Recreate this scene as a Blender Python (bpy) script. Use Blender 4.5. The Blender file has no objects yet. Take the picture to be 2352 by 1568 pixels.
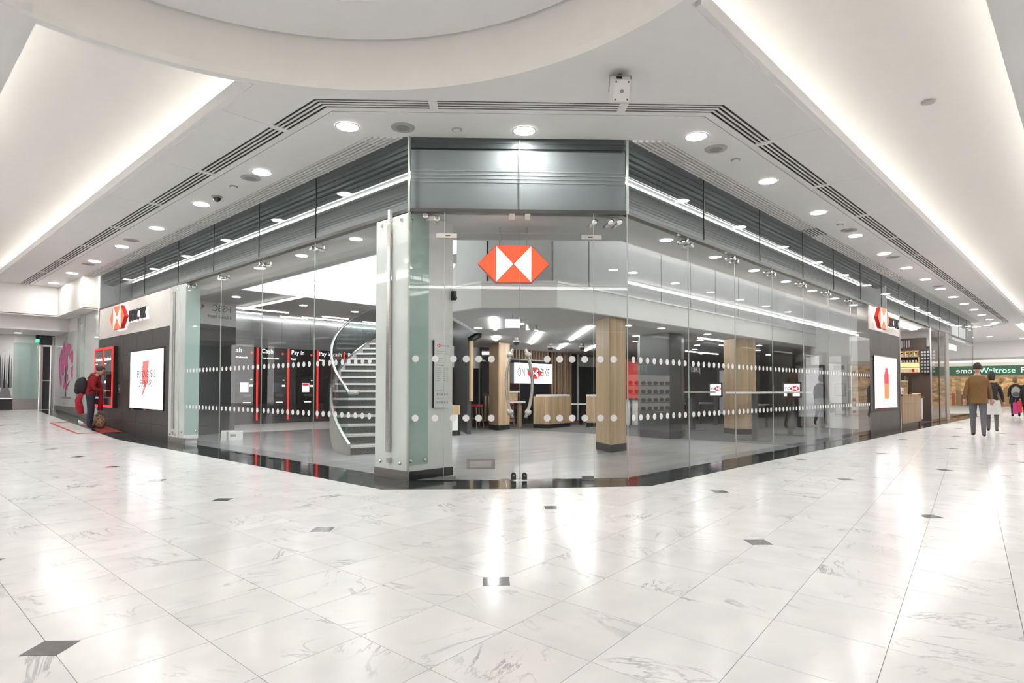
import bpy, math, random
from math import sin, cos, pi, radians, sqrt, atan2, hypot
from mathutils import Matrix, Vector
random.seed(7)
S = bpy.context.scene
COL = S.collection
# ------------------------------------------------------------------ camera
cd = bpy.data.cameras.new('camera'); cam = bpy.data.objects.new('camera', cd); COL.objects.link(cam)
YAW, PITCH, ROLL = radians(43.339), radians(1.6485), radians(0.0787)
f = Vector((cos(PITCH)*cos(YAW), cos(PITCH)*sin(YAW), sin(PITCH)))
r = Vector((sin(YAW), -cos(YAW), 0)); u = r.cross(f)
r2 = r*cos(ROLL)+u*sin(ROLL); u2 = u*cos(ROLL)-r*sin(ROLL)
cam.matrix_world = Matrix(((r2.x, u2.x, -f.x, -5.041), (r2.y, u2.y, -f.y, -4.5994), (r2.z, u2.z, -f.z, 1.2), (0, 0, 0, 1)))
cd.sensor_width = 36; cd.lens = 1431.2/2352*36; cd.shift_y = 70.3/2352
cd.clip_end = 300; cd.clip_start = .05
S.camera = cam
# ------------------------------------------------------------------ world, exposure
w = bpy.data.worlds.new('world'); S.world = w; w.use_nodes = True
w.node_tree.nodes['Background'].inputs[0].default_value = (1, .97, .94, 1)
w.node_tree.nodes['Background'].inputs[1].default_value = 1.0
S.view_settings.view_transform = 'Standard'; S.view_settings.look = 'None'
S.view_settings.exposure = 1.02; S.view_settings.gamma = 1.0; S.view_settings.use_curve_mapping = False
cy = S.cycles
cy.use_denoising = True; cy.use_adaptive_sampling = True; cy.adaptive_threshold = .2; cy.adaptive_min_samples = 20
cy.max_bounces = 6; cy.diffuse_bounces = 3; cy.glossy_bounces = 4
cy.transparent_max_bounces = 18; cy.transmission_bounces = 4; cy.caustics_reflective = False; cy.caustics_refractive = False
cy.sample_clamp_indirect = 6
# lamp strengths
E_DOWN, E_COVE, E_LED, E_VOID, E_INT = 80, 5.0, 24, 4.0, 42
# main measures (metres): the shop corner is at the origin, left front on x=0, right front on y=0
ZC, ZT = 4.58, 3.57          # soffit, transom
A, B = (0, 2.05), (2.10, 0)  # ends of the splayed entrance
ZL = 2.62                    # low bank ceiling
# ------------------------------------------------------------------ materials
MATS = {}
def nodes(name):
    m = bpy.data.materials.new(name); m.use_nodes = True
    nt = m.node_tree; b = nt.nodes['Principled BSDF']; MATS[name] = m
    return m, nt, b
def mat(name, col, rough=.5, metal=0, var=.04, scale=6, coat=0, spec=.5, emit=0, bump=0, stretch=(1, 1, 1)):
    m, nt, b = nodes(name)
    b.inputs['Roughness'].default_value = rough; b.inputs['Metallic'].default_value = metal
    b.inputs['Coat Weight'].default_value = coat; b.inputs['Specular IOR Level'].default_value = spec
    b.inputs['Coat Roughness'].default_value = .03
    g = nt.nodes.new('ShaderNodeNewGeometry'); mp = nt.nodes.new('ShaderNodeMapping'); n = nt.nodes.new('ShaderNodeTexNoise')
    mp.inputs['Scale'].default_value = stretch
    nt.links.new(g.outputs['Position'], mp.inputs['Vector']); nt.links.new(mp.outputs[0], n.inputs['Vector'])
    n.inputs['Scale'].default_value = scale; n.inputs['Detail'].default_value = 4
    r = nt.nodes.new('ShaderNodeValToRGB'); nt.links.new(n.outputs['Fac'], r.inputs[0])
    r.color_ramp.elements[0].position = .3; r.color_ramp.elements[1].position = .7
    r.color_ramp.elements[0].color = tuple(max(0, c*(1-var)) for c in col)+(1,)
    r.color_ramp.elements[1].color = tuple(min(1, c*(1+var)) for c in col)+(1,)
    nt.links.new(r.outputs[0], b.inputs['Base Color'])
    if emit:
        nt.links.new(r.outputs[0], b.inputs['Emission Color']); b.inputs['Emission Strength'].default_value = emit
    if bump:
        bp = nt.nodes.new('ShaderNodeBump'); bp.inputs['Strength'].default_value = bump; bp.inputs['Distance'].default_value = .01
        nt.links.new(n.outputs['Fac'], bp.inputs['Height']); nt.links.new(bp.outputs[0], b.inputs['Normal'])
    return m
def glow(name, col, k):
    m, nt, b = nodes(name)
    b.inputs['Base Color'].default_value = col+(1,); b.inputs['Emission Color'].default_value = col+(1,)
    b.inputs['Emission Strength'].default_value = k; b.inputs['Roughness'].default_value = .4
    return m
def glass(name, tint, ior=1.5, rough=0.0):
    m = bpy.data.materials.new(name); m.use_nodes = True; nt = m.node_tree; MATS[name] = m
    nt.nodes.remove(nt.nodes['Principled BSDF']); out = nt.nodes['Material Output']
    t = nt.nodes.new('ShaderNodeBsdfTransparent'); t.inputs[0].default_value = tint+(1,)
    g = nt.nodes.new('ShaderNodeBsdfGlossy'); g.inputs['Roughness'].default_value = rough
    fr = nt.nodes.new('ShaderNodeFresnel'); fr.inputs[0].default_value = ior
    mx = nt.nodes.new('ShaderNodeMixShader')
    ge = nt.nodes.new('ShaderNodeNewGeometry'); sb = nt.nodes.new('ShaderNodeMath'); sb.operation = 'SUBTRACT'; sb.inputs[0].default_value = 1
    mu = nt.nodes.new('ShaderNodeMath'); mu.operation = 'MULTIPLY'; nt.links.new(ge.outputs['Backfacing'], sb.inputs[1])
    nt.links.new(fr.outputs[0], mu.inputs[0]); nt.links.new(sb.outputs[0], mu.inputs[1])   # only the outer skin of a sheet mirrors
    nt.links.new(mu.outputs[0], mx.inputs[0]); nt.links.new(t.outputs[0], mx.inputs[1]); nt.links.new(g.outputs[0], mx.inputs[2])
    nt.links.new(mx.outputs[0], out.inputs[0]); return m
def marble(name, base, vein, rough, vscale=1.0, amount=1.0):
    m, nt, b = nodes(name); L = nt.links.new; N = nt.nodes.new
    oi = N('ShaderNodeObjectInfo'); ge = N('ShaderNodeNewGeometry')
    ad = N('ShaderNodeMath'); ad.operation = 'ADD'; L(oi.outputs['Random'], ad.inputs[0]); L(ge.outputs['Random Per Island'], ad.inputs[1])
    fx = N('ShaderNodeMath'); fx.operation = 'FRACT'; L(ad.outputs[0], fx.inputs[0])
    ang = N('ShaderNodeMath'); ang.operation = 'MULTIPLY'; L(fx.outputs[0], ang.inputs[0]); ang.inputs[1].default_value = 41.0
    vr = N('ShaderNodeVectorRotate'); vr.rotation_type = 'Z_AXIS'; L(ge.outputs['Position'], vr.inputs['Vector']); L(ang.outputs[0], vr.inputs['Angle'])
    mp = N('ShaderNodeMapping'); mp.inputs['Scale'].default_value = (1.3*vscale, .38*vscale, 1); L(vr.outputs[0], mp.inputs['Vector'])
    n1 = N('ShaderNodeTexNoise'); n1.inputs['Scale'].default_value = 2.2; n1.inputs['Detail'].default_value = 9; n1.inputs['Distortion'].default_value = 1.1
    n1.inputs['Roughness'].default_value = .62; L(mp.outputs[0], n1.inputs['Vector'])
    s = N('ShaderNodeMath'); s.operation = 'SUBTRACT'; L(n1.outputs['Fac'], s.inputs[0]); s.inputs[1].default_value = .5
    a = N('ShaderNodeMath'); a.operation = 'ABSOLUTE'; L(s.outputs[0], a.inputs[0])
    rp = N('ShaderNodeValToRGB'); L(a.outputs[0], rp.inputs[0]); rp.color_ramp.elements[0].position = 0; rp.color_ramp.elements[1].position = .022
    rp.color_ramp.elements[0].color = (1, 1, 1, 1); rp.color_ramp.elements[1].color = (0, 0, 0, 1)
    n2 = N('ShaderNodeTexNoise'); n2.inputs['Scale'].default_value = 1.7; n2.inputs['Detail'].default_value = 3; L(vr.outputs[0], n2.inputs['Vector'])
    r2 = N('ShaderNodeValToRGB'); L(n2.outputs['Fac'], r2.inputs[0]); r2.color_ramp.elements[0].position = .5; r2.color_ramp.elements[1].position = .72
    mu = N('ShaderNodeMath'); mu.operation = 'MULTIPLY'; L(rp.outputs[0], mu.inputs[0]); L(r2.outputs[0], mu.inputs[1])
    mu2 = N('ShaderNodeMath'); mu2.operation = 'MULTIPLY'; L(mu.outputs[0], mu2.inputs[0]); mu2.inputs[1].default_value = amount
    rb = N('ShaderNodeValToRGB'); L(fx.outputs[0], rb.inputs[0])
    rb.color_ramp.elements[0].color = tuple(c*.93 for c in base)+(1,); rb.color_ramp.elements[1].color = base+(1,)
    cl = N('ShaderNodeMixRGB'); cl.blend_type = 'MULTIPLY'; n3 = N('ShaderNodeTexNoise'); n3.inputs['Scale'].default_value = 3; L(vr.outputs[0], n3.inputs['Vector'])
    r3 = N('ShaderNodeValToRGB'); L(n3.outputs['Fac'], r3.inputs[0]); r3.color_ramp.elements[0].color = (.93, .935, .94, 1); r3.color_ramp.elements[0].position = .35; r3.color_ramp.elements[1].position = .6
    cl.inputs[0].default_value = 1; L(rb.outputs[0], cl.inputs[1]); L(r3.outputs[0], cl.inputs[2])
    mx = N('ShaderNodeMixRGB'); L(mu2.outputs[0], mx.inputs[0]); L(cl.outputs[0], mx.inputs[1]); mx.inputs[2].default_value = vein+(1,)
    L(mx.outputs[0], b.inputs['Base Color']); b.inputs['Roughness'].default_value = rough; b.inputs['Specular IOR Level'].default_value = .26
    return m
def planks(name, c1, c2, width, rough, axis='z', coat=0):
    # timber: long streaks along one world axis, boards of a given width with their own tone
    m, nt, b = nodes(name); L = nt.links.new; N = nt.nodes.new
    g = N('ShaderNodeNewGeometry'); mp = N('ShaderNodeMapping'); L(g.outputs['Position'], mp.inputs['Vector'])
    mp.inputs['Scale'].default_value = (22, 22, .8) if axis == 'z' else ((.8, 22, 22) if axis == 'x' else (22, .8, 22))
    n = N('ShaderNodeTexNoise'); n.inputs['Scale'].default_value = 2; n.inputs['Detail'].default_value = 5; L(mp.outputs[0], n.inputs['Vector'])
    vo = N('ShaderNodeTexWhiteNoise'); vo.noise_dimensions = '3D'
    sn = N('ShaderNodeVectorMath'); sn.operation = 'SNAP'; L(g.outputs['Position'], sn.inputs[0])
    big = 1.2
    sn.inputs[1].default_value = (width, width, 50) if axis == 'z' else ((big, width, 50) if axis == 'x' else (width, big, 50))
    L(sn.outputs[0], vo.inputs['Vector'])
    ad = N('ShaderNodeMath'); ad.operation = 'MULTIPLY_ADD'; L(vo.outputs['Value'], ad.inputs[0]); ad.inputs[1].default_value = .35; L(n.outputs['Fac'], ad.inputs[2])
    r = N('ShaderNodeValToRGB'); L(ad.outputs[0], r.inputs[0]); r.color_ramp.elements[0].position = .35; r.color_ramp.elements[1].position = 1.0
    r.color_ramp.elements[0].color = c1+(1,); r.color_ramp.elements[1].color = c2+(1,)
    L(r.outputs[0], b.inputs['Base Color']); b.inputs['Roughness'].default_value = rough; b.inputs['Coat Weight'].default_value = coat
    return m
mat('plaster', (.80, .785, .775), .6, var=.01)
mat('plaster_warm', (.82, .79, .755), .6, var=.01)
mat('ring_paint', (.84, .81, .775), .6, var=.01)
mat('slot_dark', (.10, .095, .095), .6)
mat('grille_white', (.78, .765, .74), .5, var=.02)
mat('grille_back', (.42, .41, .40), .7, var=.02)
glass('fascia_glass', (.86, .88, .885), 1.09)
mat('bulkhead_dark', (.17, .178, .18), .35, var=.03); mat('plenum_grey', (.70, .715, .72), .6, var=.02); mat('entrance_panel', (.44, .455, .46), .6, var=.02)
glass('clear_glass', (.95, .965, .96), 1.52)
glass('stair_glass', (.86, .92, .91), 1.5)
mat('pale_glass', (.70, .76, .735), .05, var=.015, coat=1)
mat('green_glass', (.43, .57, .535), .04, var=.03, coat=1)
mat('glass_edge', (.46, .52, .46), .2)
mat('steel', (.56, .54, .52), .28, 1, var=.06, scale=3, stretch=(1, 1, 20))
mat('steel_plate', (.40, .375, .35), .35, .8, var=.08, scale=2, stretch=(.4, .4, 30))
mat('chrome', (.72, .72, .72), .15, 1)
mat('dark_metal', (.10, .10, .095), .4, .7)
mat('black', (.012, .012, .013), .35, var=.1)
mat('black_gloss', (.014, .014, .016), .06, var=.1, coat=.6)
mat('dark_plinth', (.035, .035, .037), .22, var=.1)
mat('white_paint', (.82, .82, .82), .5, var=.01)
mat('white_gloss', (.83, .83, .83), .2, var=.01)
mat('panel_grey', (.66, .67, .67), .25, var=.02)
mat('bank_ceiling', (.48, .485, .485), .7, var=.02)
mat('soffit_inner', (.50, .505, .50), .7, var=.02)
mat('cream_panel', (.72, .685, .655), .5, var=.01)
mat('dark_tile', (.058, .053, .052), .45, var=.18, scale=5, bump=.05)
mat('tile_joint', (.11, .10, .098), .8)
marble('white_marble', (.87, .872, .87), (.30, .30, .32), .19)
mat('inset_stone', (.155, .148, .15), .10, var=.12, scale=25)
mat('grout', (.70, .685, .67), .5)
marble('dark_granite', (.030, .036, .036), (.24, .27, .27), .09, 1.6, .55)
planks('grey_plank', (.20, .20, .205), (.36, .36, .365), .19, .28, 'x', .15)
mat('carpet', (.10, .102, .105), .95, var=.15, scale=60, bump=.2)
mat('carpet_red', (.42, .05, .06), .95, var=.15, scale=60)
mat('carpet_stair', (.16, .155, .15), .95, var=.35, scale=45, bump=.2)
planks('oak', (.40, .27, .155), (.62, .455, .29), .085, .4)
planks('oak_dark', (.26, .165, .095), (.42, .29, .18), .1, .45)
mat('dark_wall', (.055, .058, .062), .35, var=.06)
mat('metal_band', (.40, .40, .41), .38, .6, var=.08, scale=2, stretch=(.2, 8, 8))
mat('red_paint', (.55, .012, .012), .35)
mat('sign_side', (.50, .02, .015), .3)
mat('printed_black', (.02, .02, .022), .5)
mat('printed_grey', (.28, .28, .29), .5)
mat('printed_red', (.72, .03, .03), .45)
mat('printed_pink', (.68, .10, .28), .5)
mat('printed_plum', (.42, .10, .24), .5)
mat('skin', (.56, .33, .25), .5, var=.03)
mat('hair', (.035, .02, .014), .55, var=.3, scale=60)
mat('hair_fair', (.30, .19, .09), .55, var=.3, scale=60)
mat('sweater', (.27, .012, .018), .9, var=.15, scale=50)
mat('scarf', (.36, .012, .03), .9, var=.2, scale=50)
mat('denim', (.030, .036, .055), .85, var=.25, scale=40)
mat('dark_cloth', (.022, .022, .024), .85, var=.2, scale=30)
mat('grey_cloth', (.13, .13, .14), .85, var=.2, scale=30)
mat('pale_cloth', (.62, .61, .60), .85, var=.1, scale=30)
mat('brown_cloth', (.20, .105, .035), .85, var=.12, scale=30)
mat('leopard', (.36, .25, .15), .8, var=.95, scale=26)
mat('paper', (.8, .8, .79), .6)
mat('bag_pink', (.56, .03, .24), .35); mat('bag_red', (.60, .02, .04), .35)
mat('toast', (.48, .30, .13), .6, var=.3, scale=20)
mat('green_sign', (.05, .16, .10), .4)
mat('shop_brown', (.10, .065, .05), .4)
glow('lamp_white', (1, .97, .93), E_DOWN); glow('cove_lamp', (1, .965, .91), E_COVE)
glow('led_soft', (1, 1, 1), 5.0); glow('shelf_led', (1, .98, .95), 7.0); glow('gap_light', (1, 1, 1), 1.5); glow('drum_fill', (1, .96, .9), 16); glow('led_white', (1, .985, .97), E_LED); glow('interior_lamp', (1, .98, .95), E_INT)
glow('plenum_led', (1, .98, .95), 3.5); glow('void_light', (1, 1, 1), E_VOID)
glow('screen_white', (.93, .93, 1), 0.46); glow('sign_white', (1, .98, .98), 0.75)
glow('sign_red', (1, .115, .035), 0.42); glow('lit_red', (1, .02, .015), 0.8); glow('halo', (1, .93, .93), 1.5)
glow('screen_red', (.80, .03, .035), 0.35); glow('screen_black', (.03, .03, .035), 0.02); glow('screen_pale_red', (.90, .16, .15), 0.38)
glow('lit_text', (1, 1, 1), 0.75); glow('lit_green', (.5, .95, .75), 0.42)
glow('kiosk_glow', (1, .60, .20), 1.0); glow('shop_glow', (1, .92, .82), 0.6); glow('shop_amber', (1, .72, .38), 0.35)
mat('amber_glow_wall', (.55, .36, .17), .5, var=.75, scale=2.2, emit=.28, stretch=(1, 1, 2.5)); glow('exit_green', (.1, .8, .45), 0.6)  # amber shop light put into the far wall's colour and glow
for n_ in ('lit_text', 'lit_green', 'screen_red', 'screen_black', 'screen_pale_red', 'sign_red', 'sign_white', 'halo', 'exit_green', 'amber_glow_wall', 'kiosk_glow', 'screen_white', 'shop_amber'): MATS[n_].cycles.emission_sampling = 'NONE'
def G(n): return MATS[n]
# ------------------------------------------------------------------ builders
WL = {}                       # world location of each parent
def link(o, parent=None, loc=(0, 0, 0)):
    COL.objects.link(o)
    o.location = loc; WL[o] = Vector(loc)
    if parent is not None:
        o.parent = parent; o.location = Vector(loc)-WL[parent]
    return o
def tag(o, label, cat, group=None, kind=None):
    o['label'] = label; o['category'] = cat
    if group: o['group'] = group
    if kind: o['kind'] = kind
    return o
def thing(name, loc, label, cat, group=None, kind=None):
    o = bpy.data.objects.new(name, None); o.empty_display_size = .1
    link(o, None, loc); return tag(o, label, cat, group, kind)
def mk(name, V, F, m, parent=None, smooth=False, center=True):
    V = [Vector(v) for v in V]
    lo = Vector((min(v[i] for v in V) for i in range(3))); hi = Vector((max(v[i] for v in V) for i in range(3)))
    c = Vector(((lo.x+hi.x)/2, (lo.y+hi.y)/2, lo.z)) if center else Vector((0, 0, 0))
    me = bpy.data.meshes.new(name); me.from_pydata([v-c for v in V], [], F)
    ms = m if isinstance(m, (list, tuple)) else [m]
    for x in ms: me.materials.append(G(x) if isinstance(x, str) else x)
    if smooth: me.polygons.foreach_set('use_smooth', [True]*len(me.polygons))
    me.update()
    return link(bpy.data.objects.new(name, me), parent, c)
class MB:
    def __init__(s): s.V = []; s.F = []; s.I = []
    def add(s, V, F, i=0):
        n = len(s.V); s.V += [tuple(v) for v in V]; s.F += [tuple(a+n for a in q) for q in F]; s.I += [i]*len(F); return s
    def box(s, x0, x1, y0, y1, z0, z1, i=0):
        V = [(x, y, z) for z in (z0, z1) for y in (y0, y1) for x in (x0, x1)]
        return s.add(V, [(0, 2, 3, 1), (4, 5, 7, 6), (0, 1, 5, 4), (2, 6, 7, 3), (0, 4, 6, 2), (1, 3, 7, 5)], i)
    def prism(s, P, z0, z1, i=0):
        n = len(P); a = sum(P[k][0]*P[(k+1) % n][1]-P[(k+1) % n][0]*P[k][1] for k in range(n))
        if a < 0: P = P[::-1]
        V = [(x, y, z0) for x, y in P]+[(x, y, z1) for x, y in P]
        return s.add(V, [tuple(range(n))[::-1], tuple(range(n, 2*n))]+[(k, (k+1) % n, (k+1) % n+n, k+n) for k in range(n)], i)
    def tube(s, P, rad, n=8, i=0, cap=True):
        P = [Vector(p) for p in P]; R = rad if isinstance(rad, (list, tuple)) else [rad]*len(P)
        V = []; F = []; ref = None
        for k, p in enumerate(P):
            t = (P[min(k+1, len(P)-1)]-P[max(k-1, 0)]).normalized()
            if ref is None or abs(ref.dot(t)) > .95: ref = Vector((0, 0, 1)) if abs(t.z) < .9 else Vector((1, 0, 0))
            a = (ref-t*ref.dot(t)).normalized(); b = t.cross(a); ref = a
            V += [p+(a*cos(2*pi*j/n)+b*sin(2*pi*j/n))*R[k] for j in range(n)]
        for k in range(len(P)-1):
            F += [(k*n+j, k*n+(j+1) % n, (k+1)*n+(j+1) % n, (k+1)*n+j) for j in range(n)]
        if cap: F += [tuple(range(n))[::-1], tuple(range((len(P)-1)*n, len(P)*n))]
        return s.add(V, F, i)
    def lathe(s, prof, c=(0, 0, 0), n=16, i=0, mat4=None):
        V = []; F = []
        for (rr, z) in prof: V += [(rr*cos(2*pi*j/n), rr*sin(2*pi*j/n), z) for j in range(n)]
        for k in range(len(prof)-1): F += [(k*n+j, k*n+(j+1) % n, (k+1)*n+(j+1) % n, (k+1)*n+j) for j in range(n)]
        F += [tuple(range(n))[::-1], tuple(range((len(prof)-1)*n, len(prof)*n))]
        V = [Vector(v) for v in V]
        if mat4 is not None: V = [mat4 @ v for v in V]
        return s.add([v+Vector(c) for v in V], F, i)
    def ball(s, c, rx, ry=None, rz=None, n=12, m=8, i=0, fn=None):
        ry = ry or rx; rz = rz or rx; V = []; F = []
        for a in range(1, m):
            t = pi*a/m
            V += [Vector((rx*sin(t)*cos(2*pi*j/n), ry*sin(t)*sin(2*pi*j/n), rz*cos(t))) for j in range(n)]
        V += [Vector((0, 0, rz)), Vector((0, 0, -rz))]
        if fn: V = [fn(v) for v in V]
        for a in range(m-2): F += [(a*n+j, (a+1)*n+j, (a+1)*n+(j+1) % n, a*n+(j+1) % n) for j in range(n)]
        F += [((m-1)*n, j, (j+1) % n) for j in range(n)]+[((m-1)*n+1, (m-2)*n+(j+1) % n, (m-2)*n+j) for j in range(n)]
        return s.add([v+Vector(c) for v in V], F, i)
    def tf(s, M): s.V = [tuple(M @ Vector(v)) for v in s.V]; return s
    def make(s, name, m, parent=None, smooth=False, center=True):
        o = mk(name, s.V, s.F, m, parent, smooth, center)
        if isinstance(m, (list, tuple)): o.data.polygons.foreach_set('material_index', s.I); o.data.update()
        return o
def box(name, x0, x1, y0, y1, z0, z1, m, parent=None): return MB().box(x0, x1, y0, y1, z0, z1).make(name, m, parent)
def prism(name, P, z0, z1, m, parent=None): return MB().prism(P, z0, z1).make(name, m, parent)
class Fr:
    """upright working plane: u along the wall to the right as seen from outside, v up, w out towards the viewer"""
    def __init__(s, o, d):
        X = Vector((d[0], d[1], 0)).normalized(); Y = Vector((0, 0, 1)); Z = X.cross(Y)
        o = Vector((o[0], o[1], o[2] if len(o) > 2 else 0)); s.X = X; s.Z = Z
        s.M = Matrix(((X.x, Y.x, Z.x, o.x), (X.y, Y.y, Z.y, o.y), (X.z, Y.z, Z.z, o.z), (0, 0, 0, 1)))
    def p(s, u, v, w=0): return s.M @ Vector((u, v, w))
    def box(s, name, u0, u1, v0, v1, w0, w1, m, parent=None):
        return MB().box(u0, u1, v0, v1, w0, w1).tf(s.M).make(name, m, parent)
    def poly(s, name, P, w0, w1, m, parent=None):
        return MB().prism(P, w0, w1).tf(s.M).make(name, m, parent)
    def mb(s, mb, name, m, parent=None, smooth=False): return mb.tf(s.M).make(name, m, parent, smooth)
    def text(s, name, body, u, v, w, size, m, parent=None, depth=.004, align='LEFT', sx=1.0, spacing=1.0):
        c = bpy.data.curves.new(name, 'FONT'); c.body = body; c.size = size; c.align_x = align; c.extrude = depth
        c.space_character = spacing; c.resolution_u = 3
        t = bpy.data.objects.new(name, c); COL.objects.link(t)
        me = bpy.data.meshes.new_from_object(t)
        V = [s.M @ Vector((q.co.x*sx+u, q.co.y+v, q.co.z+w)) for q in me.vertices]; Fs = [tuple(q.vertices) for q in me.polygons]
        bpy.data.objects.remove(t); bpy.data.curves.remove(c); bpy.data.meshes.remove(me)
        return mk(name, V, Fs, m, parent)
def copy_tree(o, loc=None, rotz=None, parent=None):
    c = o.copy(); COL.objects.link(c)
    if loc is not None: c.location = loc
    if rotz is not None: c.rotation_euler.z = rotz
    if parent is not None: c.parent = parent
    for ch in o.children:
        copy_tree(ch, parent=c)
    return c
LW = Fr((0, 0), (0, -1))        # left front: u = -y
RW = Fr((0, 0), (1, 0))         # right front: u = x
CHL = hypot(B[0]-A[0], B[1]-A[1])
CW = Fr(A, (B[0]-A[0], B[1]-A[1]))   # entrance: u from A to B
def hexagon_logo(fr, u0, v0, wd, ht, w, mats, parent, depth=.004):
    """two-tone hexagon: white square with a red bow tie, red triangles to either side (wd x ht, square part ht x ht)"""
    cx, cy = u0+wd/2, v0+ht/2; h = ht/2; q = wd/4
    red, white = mats
    tris = [('red_facet', [(cx-q, cy+h), (cx+q, cy+h), (cx, cy)], red), ('red_facet', [(cx-q, cy-h), (cx, cy), (cx+q, cy-h)], red),
            ('white_facet', [(cx-q, cy-h), (cx, cy), (cx-q, cy+h)], white), ('white_facet', [(cx+q, cy-h), (cx+q, cy+h), (cx, cy)], white),
            ('red_facet', [(cx-q, cy+h), (cx-2*q, cy), (cx-q, cy-h)], red), ('red_facet', [(cx+q, cy+h), (cx+q, cy-h), (cx+2*q, cy)], red)]
    g = ht*.012
    for nm, T, m in tris:
        mx, my = sum(t[0] for t in T)/3, sum(t[1] for t in T)/3
        T = [(x-(x-mx)*.03, y-(y-my)*.03) for x, y in T]
        fr.poly(nm, T, w, w+depth, m, parent)
def ramp(y): return max(0, min(.482, .05*(y-12.66)))
# ================================================================== FLOOR
FX, FY = 62, 30
fl = thing('floor', (0, 0, -.06), 'polished white marble mall floor with small dark inset squares', 'floor', kind='structure')
gv, gf = [], []
yy = [-22, 12.66, 22.3, FY]
for y in yy: gv += [(-22, y, ramp(y)-.006), (FX, y, ramp(y)-.006), (-22, y, ramp(y)-.06), (FX, y, ramp(y)-.06)]
for k in range(3):
    a, b = 4*k, 4*k+4
    gf += [(a, a+1, b+1, b), (a+2, b+2, b+3, a+3)]
mk('screed', gv, gf, 'grout', fl)
PX, PY, T7 = .536, .526, math.tan(radians(7))
def lat(k, j): x = -1.70+PX*k; return (x, -2.597+T7*x+PY*j)
def in_shop(x, y): return x > -.55 and y > -.42 and x+y > 1.25
def near(x, y):
    d = Vector((x, y, 0))-cam.matrix_world.translation; z = d.dot(f)
    if z < .3: return None
    px = 1176+1431*d.dot(r2)/z; py = 854-1431*d.dot(u2)/z
    if px < -1300 or px > 3700 or py > 2600: return None
    return d.length+(0 if -40 < px < 2400 and py < 1640 else 500)
tiles = []
for k in range(-34, 112):
    for j in range(-40, 70):
        x0, y0 = lat(k, j); cx, cy_ = x0+PX/2, y0+PY/2+T7*PX/2
        if cx < -9 or cy_ < -9 or cy_ > 24 or cx > 57: continue
        if in_shop(cx-.6, cy_-.6): continue
        if cx > 8 and cy_ < -6.3: continue
        if cy_ > 8 and cx < -6.4: continue
        d = near(cx, cy_)
        if d is None: continue
        tiles.append((d, k, j, cx, cy_))
tiles.sort()
g = .0016
V0 = [(-PX/2+g, -PY/2-T7*PX/2+g), (PX/2-g, -PY/2+T7*PX/2+g), (PX/2-g, PY/2+T7*PX/2-g), (-PX/2+g, PY/2-T7*PX/2-g)]
tm = bpy.data.meshes.new('floor_tile')
tm.from_pydata([(x, y, 0) for x, y in V0]+[(x, y, -.012) for x, y in V0], [], [(0, 1, 2, 3)]+[(i+4, (i+1) % 4+4, (i+1) % 4, i) for i in range(4)])
tm.materials.append(G('white_marble'))
rest = MB(); n_obj = 0
for d, k, j, cx, cy_ in tiles:
    if n_obj < 298 and cy_ < 12:
        link(bpy.data.objects.new('floor_tile', tm), fl, (cx, cy_, 0)); n_obj += 1
    else:
        rest.add([(cx+x, cy_+y, ramp(cy_+y)) for x, y in V0], [(0, 1, 2, 3)])
o = rest.make('distant_floor_tiles', 'white_marble', fl, center=False); o['kind'] = 'stuff'
im = bpy.data.meshes.new('inset_tile'); h = .118
im.from_pydata([(-h, 0, 0), (0, -h, 0), (h, 0, 0), (0, h, 0), (-h, 0, -.012), (0, -h, -.012), (h, 0, -.012), (0, h, -.012)], [], [(0, 1, 2, 3)]+[(i+4, (i+1) % 4+4, (i+1) % 4, i) for i in range(4)])
im.materials.append(G('inset_stone'))
for m_ in range(-3, 16):
    for n_ in range(-8, 10):
        x, y = lat(-1+4*m_, 2-2*m_+4*n_)
        if near(x, y) is None or in_shop(x-.25, y-.25) or y > 22 or y < -6 or x > 36 or x < -6.3: continue
        link(bpy.data.objects.new('inset_tile', im), fl, (x, y, ramp(y)+.0012))
# dark granite border along the shop fronts
gb = thing('trim_1', (0, 0, 0), 'dark green granite border strip at the foot of the shop fronts', 'border', kind='structure')
def slab(P): MB().prism(P, -.02, .0025).make('granite_slab', 'dark_granite', gb)
ys = [1.74, 3.0, 4.5, 6.35, 8.2, 10.2, 12.66]
for a, b in zip(ys, ys[1:]): slab([(-.63, a+.003), (.13, a+(.35 if a == ys[0] else .003)), (.13, b-.003), (-.63, b-.003)])
rv = []
for y in (12.665, 22.3): rv += [(-.63, y, ramp(y)+.003), (.13, y, ramp(y)+.003)]
mk('granite_slab', rv, [(0, 1, 3, 2)], 'dark_granite', gb)
slab([(-.63, 1.735), (.45, .665), (.98, 1.20), (.13, 2.08)]); slab([(.455, .66), (1.87, -.49), (2.30, .10), (.985, 1.195)])
xs = [1.88, 3.81, 5.5, 7.2, 8.95, 10.65, 12.45, 14.2, 17.7, 22.8, 26.3, 35.3]
for a, b in zip(xs, xs[1:]): slab([(a+.003, -.48), (b-.003, -.48), (b-.003, .13), (a+(.42 if a == xs[0] else .003), .13)])
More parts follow.
